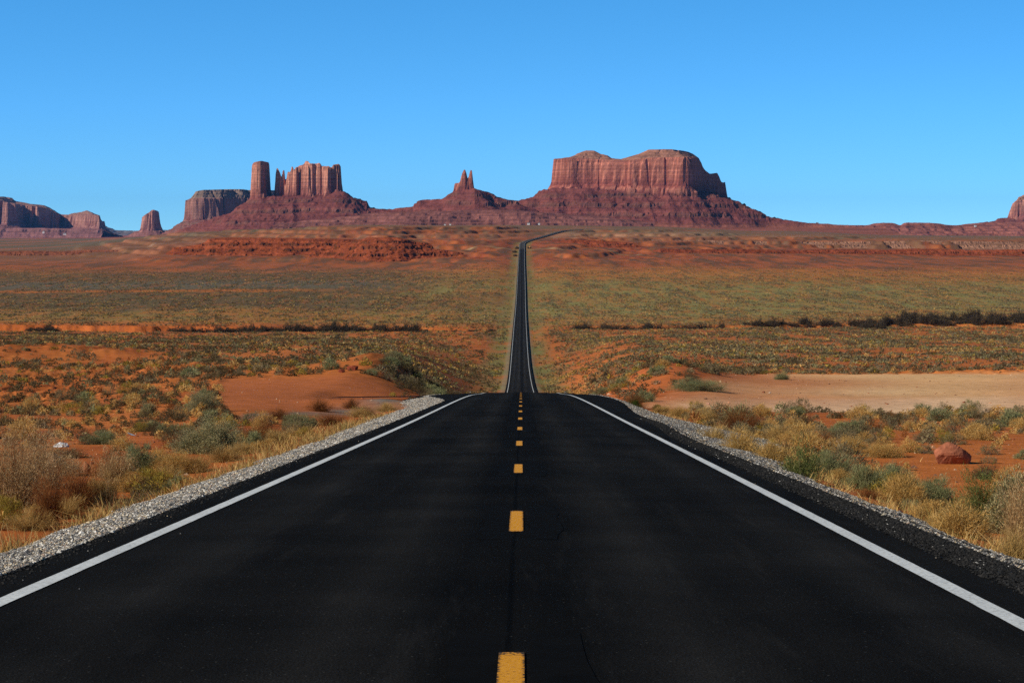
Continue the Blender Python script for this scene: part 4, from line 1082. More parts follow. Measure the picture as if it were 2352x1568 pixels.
# --- the named plants along the two shoulders (picture point of the foot, width, height)
ROADSIDE = [
 # left verge, near to far
 ('twig', 'dry_bush', 35, 1165, 250, 205, 'big pale tan twiggy dry bush at the left picture edge beside the gravel'),
 ('twig', 'dry_bush', 95, 1120, 150, 135, 'straw coloured seeding bush behind the big twiggy one at the left edge'),
 ('yellow', 'low_bush', 15, 1205, 85, 62, 'low mustard yellow bush in the left corner against the gravel'),
 ('rust', 'dry_weed', 112, 1205, 90, 125, 'brown dry weed with upright red stems between the tan bush and the gravel'),
 ('rust', 'dry_weed', 178, 1172, 110, 105, 'wiry dark brown dry weed at the gravel edge left of the small green tuft'),
 ('green', 'green_tuft', 207, 1163, 30, 17, 'small dark green tuft with thin dead stalks on the left gravel edge'),
 ('grass', 'straw_grass', 232, 1150, 70, 60, 'dull straw grass behind the dark green tuft by the left gravel'),
 ('twig', 'dry_bush', 262, 1125, 105, 105, 'see-through dead bush with spreading stalks leaning over the left gravel'),
 ('sage', 'sagebrush', 318, 1082, 72, 58, 'blue-green narrow-leaved sagebrush left of the round golden bush'),
 ('yellow', 'low_bush', 338, 1106, 76, 30, 'low yellow-brown cushion bush in front of the blue-green sagebrush'),
 ('ball', 'golden_bush', 402, 1085, 88, 50, 'round golden bush on the left verge below the big grey-green bush'),
 ('grass', 'straw_grass', 450, 1085, 100, 40, 'strip of golden grass between the round golden bush and the gravel'),
 ('salt', 'saltbush', 488, 1040, 130, 80, 'largest grey-green saltbush on the left verge'),
 ('salt', 'saltbush', 440, 1040, 80, 45, 'smaller pale saltbush joined to the left side of the largest one'),
 ('grass', 'straw_grass', 520, 1060, 90, 38, 'golden grass in front of the largest grey-green saltbush'),
 ('green', 'green_tuft', 585, 1034, 26, 16, 'small bright green tuft in golden grass on the left verge'),
 ('rust', 'rusty_bush', 606, 1018, 90, 58, 'rust brown bush right of the largest grey-green saltbush'),
 ('grass', 'straw_grass', 632, 1020, 80, 32, 'golden grass below the rust brown bush on the left verge'),
 ('grass', 'straw_grass', 560, 1044, 60, 30, 'golden grass between two small green tufts by the left gravel'),
 ('sage', 'sagebrush', 690, 985, 70, 36, 'blue-green sagebrush among rusty grass halfway along the left verge'),
 ('grass', 'straw_grass', 690, 1003, 80, 26, 'yellow grass under the blue-green sagebrush halfway along the left verge'),
 ('rust', 'rusty_bush', 762, 978, 80, 36, 'rust brown bush spreading over the left gravel past the sagebrush'),
 ('rust', 'rusty_bush', 640, 962, 55, 28, 'small rusty bush between the red lot and the left verge'),
 ('rust', 'rusty_bush', 735, 945, 60, 34, 'dark rusty bush at the near rim of the grey gravel lane'),
 ('rust', 'rusty_bush', 806, 938, 45, 24, 'dark rusty bush farther along the near rim of the gravel lane'),
 ('grass', 'straw_grass', 830, 958, 70, 28, 'pale straw grass at the far end of the left verge'),
 ('grass', 'straw_grass', 890, 945, 60, 22, 'straw grass where the left verge narrows towards the side road'),
 ('rust', 'rusty_bush', 845, 955, 30, 24, 'small rust bush amid the straw grass at the far end of the left verge'),
 ('dark', 'dark_bush', 410, 1012, 95, 38, 'wide grey-brown bush behind the left end of the largest saltbush'),
 ('sage', 'olive_bush', 240, 1020, 70, 30, 'olive bush between two pieces of white litter'),
 ('dark', 'dark_bush', 150, 1052, 80, 24, 'dark grey bush beside the white litter bag'),
 ('twig', 'dry_bush', 155, 1092, 70, 48, 'thin tan dead bush beside the tan boulder'),
 ('grass', 'straw_grass', 70, 1218, 110, 50, 'straw grass on the gravel below the big tan bush in the left corner'),
 ('grass', 'straw_grass', 150, 1190, 90, 55, 'straw grass between the two dry weeds on the left gravel edge'),
 ('ball', 'golden_bush', 300, 1128, 70, 42, 'small golden bush between the dead bush and the yellow-brown cushion'),
 ('grass', 'straw_grass', 385, 1104, 80, 34, 'golden grass under the round golden bush at the left gravel edge'),
 ('dark', 'dark_bush', 562, 1015, 70, 34, 'grey-brown bush touching the far side of the largest saltbush'),
 ('rust', 'rusty_bush', 250, 1095, 80, 50, 'brown wispy bush behind the see-through dead bush'),
 # right verge, near to far
 ('sage', 'sagebrush', 2110, 1150, 60, 46, 'pale sagebrush between the teal one and the tawny dome bush'),
 ('grass', 'straw_grass', 2160, 1215, 80, 40, 'straw grass between the tawny dome and the nearest round gold bush'),
 ('salt', 'saltbush', 2325, 1222, 110, 115, 'pale cream saltbush rising behind the tawny clump at the right edge'),
 ('twig', 'dry_bush', 2345, 1262, 120, 170, 'pale seeding dry bush at the right picture edge above the gravel'),
 ('grass', 'straw_grass', 2330, 1300, 110, 80, 'tawny grass clump at the right picture edge over the gravel'),
 ('ball', 'golden_bush', 2205, 1232, 115, 76, 'round straw-gold bush nearest the right gravel edge'),
 ('tallgreen', 'green_bush', 2252, 1205, 130, 120, 'tall fresh green bush with straw tips beside the pale dry bush'),
 ('ball', 'golden_bush', 2130, 1196, 75, 50, 'straw-gold bush just before the nearest round one on the right'),
 ('ball', 'golden_bush', 2080, 1172, 95, 84, 'tawny dome bush with reddish stalks on top, right verge'),
 ('sage', 'sagebrush', 2150, 1165, 100, 66, 'grey-green sagebrush behind the tawny dome bush'),
 ('sage', 'sagebrush', 2052, 1120, 72, 52, 'teal sagebrush with a few red stalks above it'),
 ('sage', 'sagebrush', 1985, 1125, 80, 55, 'pale teal sagebrush second past the dark green bush on the right verge'),
 ('rust', 'dry_weed', 1992, 1142, 60, 26, 'low brown dead weed on the gravel under the pale teal sagebrush'),
 ('ball', 'golden_bush', 1930, 1108, 55, 32, 'small straw bush between the dark green bush and the teal sagebrush'),
 ('tallgreen', 'green_bush', 1838, 1108, 92, 86, 'upright dark blue-green bush by the right gravel, tallest of its row'),
 ('sage', 'sagebrush', 1905, 1096, 92, 62, 'bushy dark sagebrush just right of the tallest dark green bush'),
 ('ball', 'golden_bush', 1774, 1068, 82, 52, 'straw dome bush left of the tallest dark green bush'),
 ('green', 'green_tuft', 1780, 1086, 34, 20, 'bright green tuft at the gravel edge under the straw dome bush'),
 ('ball', 'golden_bush', 1702, 1050, 82, 62, 'round golden bush with a dark green foot on the right gravel edge'),
 ('green', 'green_tuft', 1688, 1046, 36, 22, 'dark green growth at the foot of the round golden bush'),
 ('grass', 'straw_grass', 1640, 1022, 64, 46, 'drooping straw tussock on the wide gravel patch'),
 ('rust', 'rusty_bush', 1700, 990, 110, 66, 'large rust red feathery bush at the corner of the pale lot'),
 ('rust', 'rusty_bush', 1460, 938, 52, 46, 'rust red bush by the dark shrub where the right gravel begins'),
 ('green', 'green_tuft', 1455, 942, 30, 26, 'dark green shrub beneath the rust red bush at the start of the gravel'),
 ('ball', 'golden_bush', 1560, 958, 50, 24, 'small golden bush at the near edge of the pale lot'),
 ('grass', 'straw_grass', 1610, 965, 90, 26, 'tan grass between the pale lot and the wide gravel patch'),
 ('grass', 'straw_grass', 1520, 950, 60, 20, 'tan grass at the left end of the pale lot rim'),
 ('grass', 'straw_grass', 1790, 1012, 80, 36, 'blond grass right of the large rust red bush'),
 ('grass', 'straw_grass', 1850, 1018, 70, 30, 'blond grass in front of the dark red rock'),
 ('dark', 'dark_bush', 1850, 1018, 34, 28, 'dark bush touching the dark red rock'),
 ('sage', 'sagebrush', 1922, 1003, 72, 22, 'low teal sagebrush behind the dark red rock'),
 ('ball', 'golden_bush', 1950, 1042, 90, 38, 'tawny bush row right of the dark red rock'),
 ('ball', 'golden_bush', 2030, 1050, 80, 32, 'brownish bush between the tawny row and the big boulder'),
 ('dark', 'dark_bush', 2265, 1100, 56, 34, 'dark brown stump-like bush right of the big boulder'),
 ('ball', 'golden_bush', 1748, 952, 34, 22, 'single round golden bush at the near rim of the pale lot'),
 ('sage', 'olive_bush', 1825, 958, 38, 26, 'grey-green bush at the near rim of the pale lot'),
 ('dark', 'dark_bush', 1848, 978, 48, 28, 'dark brown bush below the grey-green bush at the pale lot'),
 ('tallgreen', 'green_bush', 2228, 945, 40, 26, 'fresh green bush with a golden one at its foot near the pale lot'),
 ('ball', 'golden_bush', 2230, 955, 34, 20, 'round tawny bush at the foot of the fresh green bush near the pale lot'),
 ('salt', 'saltbush', 465, 945, 66, 46, 'pale saltbush standing at the corner of the red lot'),
 ('salt', 'saltbush', 340, 958, 36, 34, 'pale saltbush amid dark shrubs left of the red lot'),
 ('dark', 'dark_bush', 1590, 882, 40, 24, 'grey bush at the top left corner of the pale lot'),
 ('sage', 'sagebrush', 1600, 897, 110, 30, 'wide teal sagebrush at the left edge of the pale lot'),
 ('sage', 'olive_bush', 1795, 872, 36, 16, 'green bush standing alone on the pale lot'),
]
rng = np.random.default_rng(21)
for k_, n_, px_, py_, w_, h_, lb in ROADSIDE:
    big_plant(k_, n_, px_, py_, w_, h_, lb)

# --- dry grass filling the verges
def verge_grass(side):
    n = 46000 if side < 0 else 24000
    D = 9 * (125 / 9) ** rng.uniform(0, 1, n)
    o = (gl_out(D) if side < 0 else gr_out(D)) + side * (rng.gamma(1.5, .62, n) - .12)
    x = road_x(D) + o
    cl = fbm(x / 1.3, D / 2.2, 3, 401 + side) + .5 * fbm(x / 5, D / 9, 2, 403)
    k = (rng.random(n) < np.clip(.52 + 1.0 * cl, .12, 1)) & ~((side < 0) & (D > 100)) & ~((side > 0) & (D > 112))
    x, D, cl = x[k], D[k], cl[k]; n = len(x)
    P = np.stack([x, D, land(x, D) - .02], -1)
    d = np.stack([rng.normal(0, .35, n), rng.normal(0, .35, n), np.ones(n)], -1); d /= np.linalg.norm(d, axis=1, keepdims=True)
    pc = pal([(.55, .36, .12), (.47, .28, .08), (.62, .43, .18), (.40, .27, .10), (.30, .25, .08), (.32, .13, .05)], n, .25)
    b = ribbons(P, d, rng.uniform(.10, .36, n) * np.clip(.8 + .6 * cl, .5, 1.3) * (1 if side < 0 else .75), .006 * (.6 + D / 22), rng.normal(size=(n, 3)) * np.array([.35, .35, .1]), pc, 2)
    me = mesh_from('verge_grass', b[0], b[1], 4, b[2])
    link('verge_grass', me, M_TWIG, kind='stuff', label='dry straw grass along the %s verge of the road' % ('left' if side < 0 else 'right'), category='grass')
verge_grass(-1); verge_grass(1)

# --- scattered shrubs of the desert floor
rng = np.random.default_rng(33)
SMALL = {}
for k_ in ('dark', 'grey', 'ball', 'yellow', 'sage', 'rust'):
    SMALL[k_] = []
    for v_ in range(4):
        lf, st = plant(k_, .42, 1.15, True)
        V, L, C = join([lf, st])
        me = mesh_from('desert_shrub', V, L, 4, C); me.materials.append(M_LEAF)
        SMALL[k_].append(me)

def scatter():
    """world positions of shrubs: density follows clumps, the bare lots and the road stay free"""
    out = []
    Dk = np.geomspace(34, 2500, 180)
    for D0_, D1_ in zip(Dk[:-1], Dk[1:]):
        u0, u1 = -.30, .30
        Dm = .5 * (D0_ + D1_); area = (D1_ - D0_) * (u1 - u0) * Dm
        dens = np.interp(Dm, [34, 60, 110, 200, 260, 330, 450, 700, 900, 1130, 1200, 1700, 2500], [.42, .60, .50, .34, .30, .34, .32, .28, .26, .20, .13, .10, .004])
        n = rng.poisson(area * dens * (1.35 if Dm < 140 else 1.0))
        D = rng.uniform(D0_, D1_, n); x = rng.uniform(u0, u1, n) * D
        out.append(np.stack([x, D], -1))
    P = np.vstack(out); x, y = P.T
    px = x / y * FPX + W0 / 2
    dx = np.abs(x - road_x(y))
    cl = fbm(x / 9, y / 16, 3, 301) + .5 * fbm(x / 40, y / 70, 2, 302) + sstep(350, 600, y) * .8 * fbm(x / 26, y / 190, 3, 54)
    keep = rng.random(len(x)) < np.clip(.54 + .90 * cl, .05, 1)
    keep &= dx > np.where(y > 400, 6.6, 7.5 + .004 * y)
    keep &= ~((dx < 16) & (y > 400) & (rng.random(len(x)) < .45))
    keep &= lots(x, y) < .3
    keep &= ~((y > 215) & (y < 300) & (px > 1700) & (rng.random(len(x)) < .2))
    keep &= ~((np.abs(y - 112) < 10) & (px > 520) & (px < 1100))
    keep &= ~((y < 40) & (np.abs(x) < 9))
    for lx, ly in (march(306, 1004), march(141, 1026), march(2182, 1064)):      # keep the litter and the boulder in sight
        keep &= np.hypot(x - lx * np.minimum(1, y / ly), (y - ly + 5) / 7) > 1.0
    keep &= ~((y > 120) & (y < 155) & (x < 0) & (x > -16))
    x, y, px, cl = x[keep], y[keep], px[keep], cl[keep]
    n = len(x)
    r = rng.random(n); v = fbm(x / 25, y / 40, 2, 303) + rng.normal(size=n) * .25
    left = px < 1190
    kind = np.where(v < -.18, 0, np.where(v < .12, 1, np.where(v < .34, 3, 2)))
    kind = np.where(r < .30, np.where(left, 0, 1), kind)
    kind = np.where((r > .60) & (y < 150), 2, kind)
    kind = np.where((r > .955), 4, kind)
    kind = np.where((r > .90) & (r < .93), 5, kind)
    s = rng.lognormal(0, .34, n) * np.interp(y, [40, 90, 160, 400, 900], [.62, .64, .82, .95, 1.0]) * np.where(kind == 2, .85, 1) * np.where(y > 900, 1.15, 1)
    return x, y, kind, np.clip(s, .30, 1.6)
sx, sy, sk, ss_ = scatter()
sz = land(sx, sy)
KN = ['dark', 'grey', 'ball', 'yellow', 'sage', 'rust']
# largest in view become objects of their own
upx = sx / sy * FPX + W0 / 2
ang_ = np.where((upx > -20) & (upx < 2372), ss_ / sy, 0)
# hidden ones behind the brow do not count
vis = (sy < 245)
order = np.argsort(-(ang_ * vis))
own = order[:270]
DESC = {'dark': ('dark brown', 'twiggy'), 'grey': ('grey', 'twiggy'), 'ball': ('golden tan', 'round'), 'yellow': ('mustard yellow', 'low'), 'sage': ('blue-green', 'leafy'), 'rust': ('rusty red', 'wispy')}
for i in own:
    k = KN[sk[i]]; s = float(ss_[i]); D = sy[i]
    o = bpy.data.objects.new('desert_shrub', SMALL[k][int(rng.integers(0, 4))])
    S.collection.objects.link(o)
    o.location = (float(sx[i]), float(D), float(sz[i]) - .04)
    o.scale = (s, s * rng.uniform(.85, 1.15), s * rng.uniform(.75, 1.1)); o.rotation_euler.z = rng.uniform(0, 6.283)
    size = 'small' if s < .7 else ('medium' if s < 1.0 else 'large')
    sidew = 'left of the road' if upx[i] < 1190 else 'right of the road'
    dist = 'near the verge' if D < 75 else ('on open red sand' if D < 130 else 'far back on the red rise')
    o['label'] = '%s %s %s shrub %s, %s' % (size, DESC[k][0], DESC[k][1], dist, sidew)
    o['category'] = 'shrub'
    o['group'] = '%s %s shrubs %s %s' % (size, DESC[k][0], dist, sidew)
for q in range(42):
    d = rng.uniform(166, 232); t_ = rng.uniform(0, 1); x_ = float(road_x(d)) - 6.8 - 6.5 * t_ ** 1.3
    g = float(land(np.array([x_]), np.array([d]))[0])
    o = bpy.data.objects.new('desert_shrub', SMALL[('dark', 'sage', 'dark', 'grey')[q % 4]][q % 3]); S.collection.objects.link(o)
    w = rng.uniform(1.0, 1.7); o.location = (x_, d, g - .05); o.scale = (w, w * 1.2, w * .9); o.rotation_euler.z = rng.uniform(0, 6.28)
    o['label'] = 'olive or dark shrub on the shaded cut bank left of the brow'; o['category'] = 'shrub'; o['group'] = 'shrubs on the shaded cut bank left of the brow'
for q in range(34):
    d = rng.uniform(172, 236); px_ = rng.uniform(1395, 1775) if q < 26 else rng.uniform(1345, 1420)
    x_ = float(u_px(px_)) * d
    if lots(np.array([x_]), np.array([d]))[0] > .4 or x_ < road_x(d) + 6.5: continue
    g = float(land(np.array([x_]), np.array([d]))[0])
    o = bpy.data.objects.new('desert_shrub', SMALL[('dark', 'grey', 'dark', 'sage', 'ball')[q % 5]][q % 4]); S.collection.objects.link(o)
    w = rng.uniform(.9, 1.8); o.location = (x_, d, g - .05); o.scale = (w, w * 1.2, w * .85); o.rotation_euler.z = rng.uniform(0, 6.28)
    o['label'] = 'brown or grey shrub on the red mound beside the pale lot'; o['category'] = 'shrub'; o['group'] = 'shrubs on the red mound right of the brow'
rest = np.setdiff1d(np.arange(len(sx)), own)

def stuff_shrubs(idx):
    parts = []
    tiers = [(0, 160, 130, .030), (160, 420, 80, .038), (420, 1200, 13, .11), (1200, 2600, 8, .15)]
    V, L, C, off = [], [], [], 0
    for a, b, nl, lw in tiers:
        m = idx[(sy[idx] >= a) & (sy[idx] < b)]
        for ki, k in enumerate(KN):
            j = m[sk[m] == ki]
            if not len(j): continue
            kk = KIND[k]
            n = len(j)
            e = np.arcsin(rng.uniform(.05, 1, (n, nl))); az = rng.uniform(0, 6.283, (n, nl)); r = rng.uniform(.55, 1.0, (n, nl))
            s = ss_[j][:, None]
            P = np.stack([np.cos(az) * np.cos(e) * r * .5 * s, np.sin(az) * np.cos(e) * r * .5 * s, np.sin(e) * r * kk['H'] * s * .78], -1)
            d = np.stack([np.cos(az) * .8, np.sin(az) * .8, .5 + 0 * az], -1) + rng.normal(size=(n, nl, 3)) * .6
            d /= np.linalg.norm(d, axis=-1, keepdims=True)
            P = P - d * .08
            P = P + np.stack([sx[j], sy[j], sz[j]], -1)[:, None, :]
            tone = rng.uniform(.75, 1.25, (n, 1, 1))
            cc = (pal(kk['cols'], n * nl).reshape(n, nl, 3) * tone).reshape(-1, 3)
            v, l, c = ribbons(P.reshape(-1, 3), d.reshape(-1, 3), (np.broadcast_to(s, (n, nl)) * rng.uniform(.16, .30, (n, nl))).ravel() * (1.5 if nl < 20 else .72), (np.broadcast_to(s, (n, nl)) * lw * 2.2).ravel(), np.zeros((n * nl, 3)), cc, 1)
            V.append(v); L.append(l + off); C.append(c); off += len(v)
    me = mesh_from('low_scrub', np.vstack(V), np.concatenate(L), 4, np.vstack(C))
    link('low_scrub', me, M_LEAF, kind='stuff', label='scrub dotted over the red desert floor', category='scrub')
stuff_shrubs(rest)
print('shrubs', len(sx), 'faces')

# --- dark thickets along the wash
rng = np.random.default_rng(55)
THK = []
KIND['thick'] = dict(leaf=(1500, .10, .016), stems=(260, .010), clumps=60, up=1.3, out=.6, cols=[(.090, .066, .040), (.115, .086, .052), (.062, .046, .028), (.15, .11, .062)], stemc=[(.09, .065, .045), (.065, .048, .035)], H=.75, fill=.4)
for v_ in range(6):
    lf, st = plant('thick', .55, 1.3); V, L, C = join([lf, st])
    me = mesh_from('thicket_bush', V, L, 4, C); me.materials.append(M_LEAF); THK.append(me)
def thicket(px0, px1, D, n, wm, hm, label, group, spread=6):
    for q in range(n):
        px_ = px0 + (px1 - px0) * (q + rng.uniform(-.3, 1.3)) / n
        d = D + rng.uniform(-spread, spread); x_ = float(u_px(px_)) * d
        g = float(land(np.array([x_]), np.array([d]))[0])
        o = bpy.data.objects.new('thicket_bush', THK[int(rng.integers(0, 6))]); S.collection.objects.link(o)
        w = wm * rng.uniform(.7, 1.35); o.scale = (w * 1.25, w * 1.25, 1.08 * hm / .75 * rng.uniform(.35, 1.25)); o.location = (x_, d, g - .1); o.rotation_euler.z = rng.uniform(0, 6.28)
        o['label'] = label; o['category'] = 'bush'; o['group'] = group
thicket(455, 885, 1146, 60, 6.0, 4.6, 'dark bush in the unbroken thicket lining the wash left of the road', 'dark bushes of the long thicket left of the road')
thicket(55, 145, 1142, 9, 5.5, 3.2, 'dark bush of the short clump below the orange bank at far left', 'dark bushes below the orange bank')
thicket(375, 450, 1142, 7, 5.0, 3.2, 'dark bush of the thin clump at the right end of the orange bank', 'dark bushes at the end of the orange bank')
thicket(905, 965, 1142, 6, 6.0, 5.0, 'tall dark bush standing past a gap at the end of the left thicket', 'tall dark bushes past the gap in the left thicket')
thicket(985, 1120, 1150, 4, 4.0, 1.6, 'low dark bush between the left thicket and the road', 'low dark bushes nearing the road')
thicket(690, 785, 965, 7, 4.0, 2.4, 'dark bush of the loose clump on bare sand in front of the left thicket', 'dark bushes in front of the left thicket')
thicket(1320, 1665, 1182, 44, 6.2, 4.0, 'brown-black bush in the low thicket just right of the road', 'dark bushes of the low thicket right of the road')
thicket(1700, 1935, 1205, 16, 6.5, 4.2, 'dark bush in the broken middle stretch of the right-hand thicket', 'dark bushes in the middle of the right-hand thicket')
thicket(1950, 2480, 1200, 34, 8.0, 5.0, 'dark bush in the tall dense thicket at the right picture edge', 'dark bushes of the tall right thicket')
thicket(2080, 2480, 1240, 26, 8.0, 5.5, 'dark grey bush in the back rank of the tall right thicket', 'dark grey bushes behind the tall right thicket')
thicket(1985, 2030, 1120, 3, 6, 3.2, 'dark bush standing just in front of the tall right thicket', 'dark bushes before the tall right thicket')
thicket(1355, 1400, 470, 3, 2.2, 1.5, 'dark brown bush of the lone clump on sand right of the road', 'dark brown bushes on sand right of the road')

# ------------------------------------------------------------------ rocks, litter, posts, houses
rng = np.random.default_rng(77)
def rock_mesh(name, sx_, sy_, sz_, seed, tone, facets=10):
    """an angular boulder: a ball cut by planes, with a weathered surface"""
    n = 26; th = np.linspace(0, math.pi, n)[:, None]; ph = np.linspace(0, 2 * math.pi, 2 * n, endpoint=False)[None, :]
    d = np.stack([np.sin(th) * np.cos(ph), np.sin(th) * np.sin(ph), np.cos(th) + 0 * ph], -1)
    r_ = np.random.default_rng(seed)
    pl = r_.normal(size=(facets, 3)); pl /= np.linalg.norm(pl, axis=1, keepdims=True); off = r_.uniform(.45, .85, facets)
    dd = np.einsum('ijk,fk->ijf', d, pl)
    r = np.min(np.where(dd > .05, off / np.maximum(dd, .05), 3.0), -1); r = np.minimum(r, 1.12)
    r = r + .05 * fbm(d[..., 0] * 3 + seed, d[..., 1] * 3 + d[..., 2] * 2, 4, seed)
    V = d * r[..., None] * np.array([sx_, sy_, sz_])
    c = np.array(tone) * (1 + .22 * fbm(d[..., 0] * 4, d[..., 2] * 5 + d[..., 1] * 3, 3, seed + 1))[..., None]
    return mesh_from(name, V.reshape(-1, 3), grid_loops(n, 2 * n, wrap=True).reshape(-1, 4)[:, ::-1].ravel(), 4, np.clip(c, .01, .9).reshape(-1, 3))
M_BOULD = mat_vcol('boulder', 0.95, 0.1, 9.0, (.72, 1.2), .03)
def boulder(px, py, w, h, label, tone, seed, D=None, group=None):
    x_, D_ = march(px, py) if D is None else (float(u_px(px, py)) * D, D)
    g = float(land(np.array([x_]), np.array([D_]))[0])
    sw, sh = w / FPX * D_ / 2, h / FPX * D_
    o = link('boulder', rock_mesh('boulder', sw * 1.05, sw * .8, sh * .72, seed, tone), M_BOULD, label=label, category='rock')
    o.location = (x_, D_, g + sh * .30); o.rotation_euler.z = float(rng.uniform(-.3, .3))
    if group: o['group'] = group
boulder(2182, 1064, 84, 52, 'large reddish boulder with a pale top amid shrubs right of the road', (.33, .115, .060), 31)
boulder(1880, 1014, 34, 22, 'dark red rock behind blond grass on the right verge', (.19, .045, .022), 8)
boulder(126, 1072, 70, 34, 'rounded tan boulder behind the dry bushes on the left', (.42, .25, .13), 12)
boulder(198, 1086, 34, 28, 'broken brown rock with a dark hollow beside the tan boulder', (.28, .11, .05), 15)
boulder(812, 850, 26, 13, 'dark red rock pile among shrubs at the back of the red lot', (.22, .05, .025), 18)
boulder(785, 856, 14, 8, 'small dark red rock left of the rock pile', (.22, .05, .025), 19)
boulder(1815, 812, 24, 7, 'flat dark red rock slab on orange sand right of the road', (.20, .05, .025), 20, D=640)
boulder(1620, 917, 9, 5, 'small brown stone lying on the left part of the pale lot', (.22, .12, .07), 22)
boulder(1626, 929, 10, 6, 'small pinkish stone on the near edge of the pale lot', (.40, .22, .15), 23)
boulder(1768, 903, 6, 3, 'tiny pale stone alone on the pale lot', (.5, .4, .3), 24)
boulder(1655, 878, 5, 5, 'tiny tan stone by the bushes at the back of the pale lot', (.5, .35, .2), 25)
for q in range(16):
    px_, py_ = rng.uniform(1345, 1440), 0
    d = rng.uniform(170, 205); x_ = rng.uniform(7.5, 14.0)
    g = float(land(np.array([x_]), np.array([d]))[0])
    o = link('loose_stone', rock_mesh('loose_stone', .16, .14, .12, 40 + q, (.42, .22, .14), 7), M_BOULD, label='loose pale stone on the red cut slope right of the brow', category='rock', group='loose stones on the right cut slope')
    o.location = (x_, d, g + .03)

def litter():
    m1 = mat_plain('white_plastic', (.78, .80, .82), .5, .3)
    x_, D = march(306, 1004); g = float(land(np.array([x_]), np.array([D]))[0])
    # a bent sheet of white board
    n = 8; V = []
    for i in range(n):
        for j in range(5):
            t, w = i / (n - 1), j / 4
            V.append((.42 * (t - .5), .22 * (w - .5), .14 - .13 * t + .03 * math.sin(5 * t) * (w - .5) + .05 * max(0, .3 - t)))
    L = grid_loops(n, 5)
    me = mesh_from('litter_board', np.vstack([V, np.array(V) - [0, 0, .012]]), np.concatenate([L, L.reshape(-1, 4)[:, ::-1].ravel() + len(V)]), 4)
    o = link('litter_board', me, m1, label='bent white board lying on red sand left of the road', category='litter'); o.location = (x_, D, g + .02); o.rotation_euler.z = .3
    x_, D = march(141, 1026); g = float(land(np.array([x_]), np.array([D]))[0])
    n = 14; th = np.linspace(0, math.pi / 2 + .3, n)[:, None]; ph = np.linspace(0, 2 * math.pi, 24, endpoint=False)[None, :]
    d = np.stack([np.sin(th) * np.cos(ph), np.sin(th) * np.sin(ph), np.cos(th) + 0 * ph], -1)
    cr = 1 + .30 * fbm(d[..., 0] * 3, d[..., 1] * 3 + d[..., 2] * 2, 3, 9)
    V = d * cr[..., None] * np.array([.22, .16, .14])
    o = link('litter_bag', mesh_from('litter_bag', V.reshape(-1, 3), grid_loops(n, 24, wrap=True), 4), m1, label='crumpled white plastic bag beside dark scrub at left', category='litter'); o.location = (x_, D, g)
litter()
def twig():
    x_, D = march(1610, 1044); P = np.array([[-.12, 0, 0], [-.02, 0, .02], [.06, .02, .035], [.02, -.05, .03], [.10, .06, .02]])
    d = np.array([[1, .1, .2], [1, .2, .1], [.8, -.3, .4], [.5, .8, .2], [.9, 0, -.2]], float); d /= np.linalg.norm(d, axis=1, keepdims=True)
    v, l, c = ribbons(P, d, np.full(5, .13), np.full(5, .025), np.zeros((5, 3)), np.tile([(.30, .22, .15)], (5, 1)), 2)
    o = link('dry_twig', mesh_from('dry_twig', v, l, 4, c), M_TWIG, label='bit of dry twig lying on the asphalt outside the right white line', category='twig')
    o.location = (x_, D, float(road_z(D)) - .04)
twig()

def box(cx, cy, cz, w, d, h):
    V = [(cx + sx_ * w / 2, cy + sy_ * d / 2, cz + sz_ * h) for sz_ in (0, 1) for sy_ in (-1, 1) for sx_ in (-1, 1)]
    F = [0, 2, 3, 1, 4, 5, 7, 6, 0, 1, 5, 4, 2, 6, 7, 3, 0, 4, 6, 2, 1, 3, 7, 5]
    return np.array(V), np.array(F)
def multi(name, boxes, mat, parent=None, **p):
    V, L, o = [], [], 0
    for b in boxes:
        v, l = box(*b); V.append(v); L.append(l + o); o += 8
    return link(name, mesh_from(name, np.vstack(V), np.concatenate(L), 4), mat, parent, **p)
M_POST = mat_plain('weathered_post', (.52, .42, .20)); M_REFL = mat_plain('pale_reflector', (.75, .72, .60)); M_WALLW = mat_plain('white_house_wall', (.78, .76, .72)); M_ROOF = mat_plain('grey_roof', (.16, .15, .15)); M_WIN = mat_plain('dark_window', (.03, .035, .04), .3, .5)
def delineator(px, py, D, label):
    x_ = float(u_px(px, py)) * D; g = float(land(np.array([x_]), np.array([D]))[0])
    r = empty('delineator_post', (x_, D, g), label=label, category='post', group='delineator posts along the far road')
    multi('post', [(0, 0, -.2, .10, .05, 1.35)], M_POST, r); multi('reflector', [(0, -.045, .82, .12, .03, .28)], M_REFL, r)
delineator(1229, 809, 915, 'yellowish roadside post right of the far road where it nears the brow')
delineator(1158, 808, 925, 'yellowish roadside post left of the far road where it nears the brow')
delineator(1226, 757, 1168, 'roadside post right of the far road level with the thickets')
delineator(1168, 753, 1180, 'roadside post left of the far road level with the thickets')
def house(px, py, D, w, h, label, col_=None, dark=True):
    w, h = w * .72, h * .72
    x_ = float(u_px(px, py)) * D; g = float(land(np.array([x_]), np.array([D]))[0]); z_ = max(g, zp(D, py) - .3 * h)
    r = empty('house', (x_, D, z_ - .5), label=label, category='house')
    multi('wall', [(0, 0, -2, w, w * .6, h + 2)], M_WALLW, r)
    V = np.array([(-w * .54, -w * .36, h), (w * .54, -w * .36, h), (w * .54, w * .36, h), (-w * .54, w * .36, h), (-w * .54, 0, h + .28 * w), (w * .54, 0, h + .28 * w)])
    me = mesh_from('roof', V, [0, 1, 5, 4, 2, 3, 4, 5, 0, 3, 2, 1, 0, 4, 3, 1, 2, 5], [4, 4, 4, 3, 3]); link('roof', me, M_ROOF, r)
    multi('door', [(w * .1, -w * .3 - .05, 0, w * .12, .1, h * .7)], M_WIN, r); multi('window', [(-w * .25, -w * .3 - .05, h * .35, w * .16, .1, h * .35)], M_WIN, r)
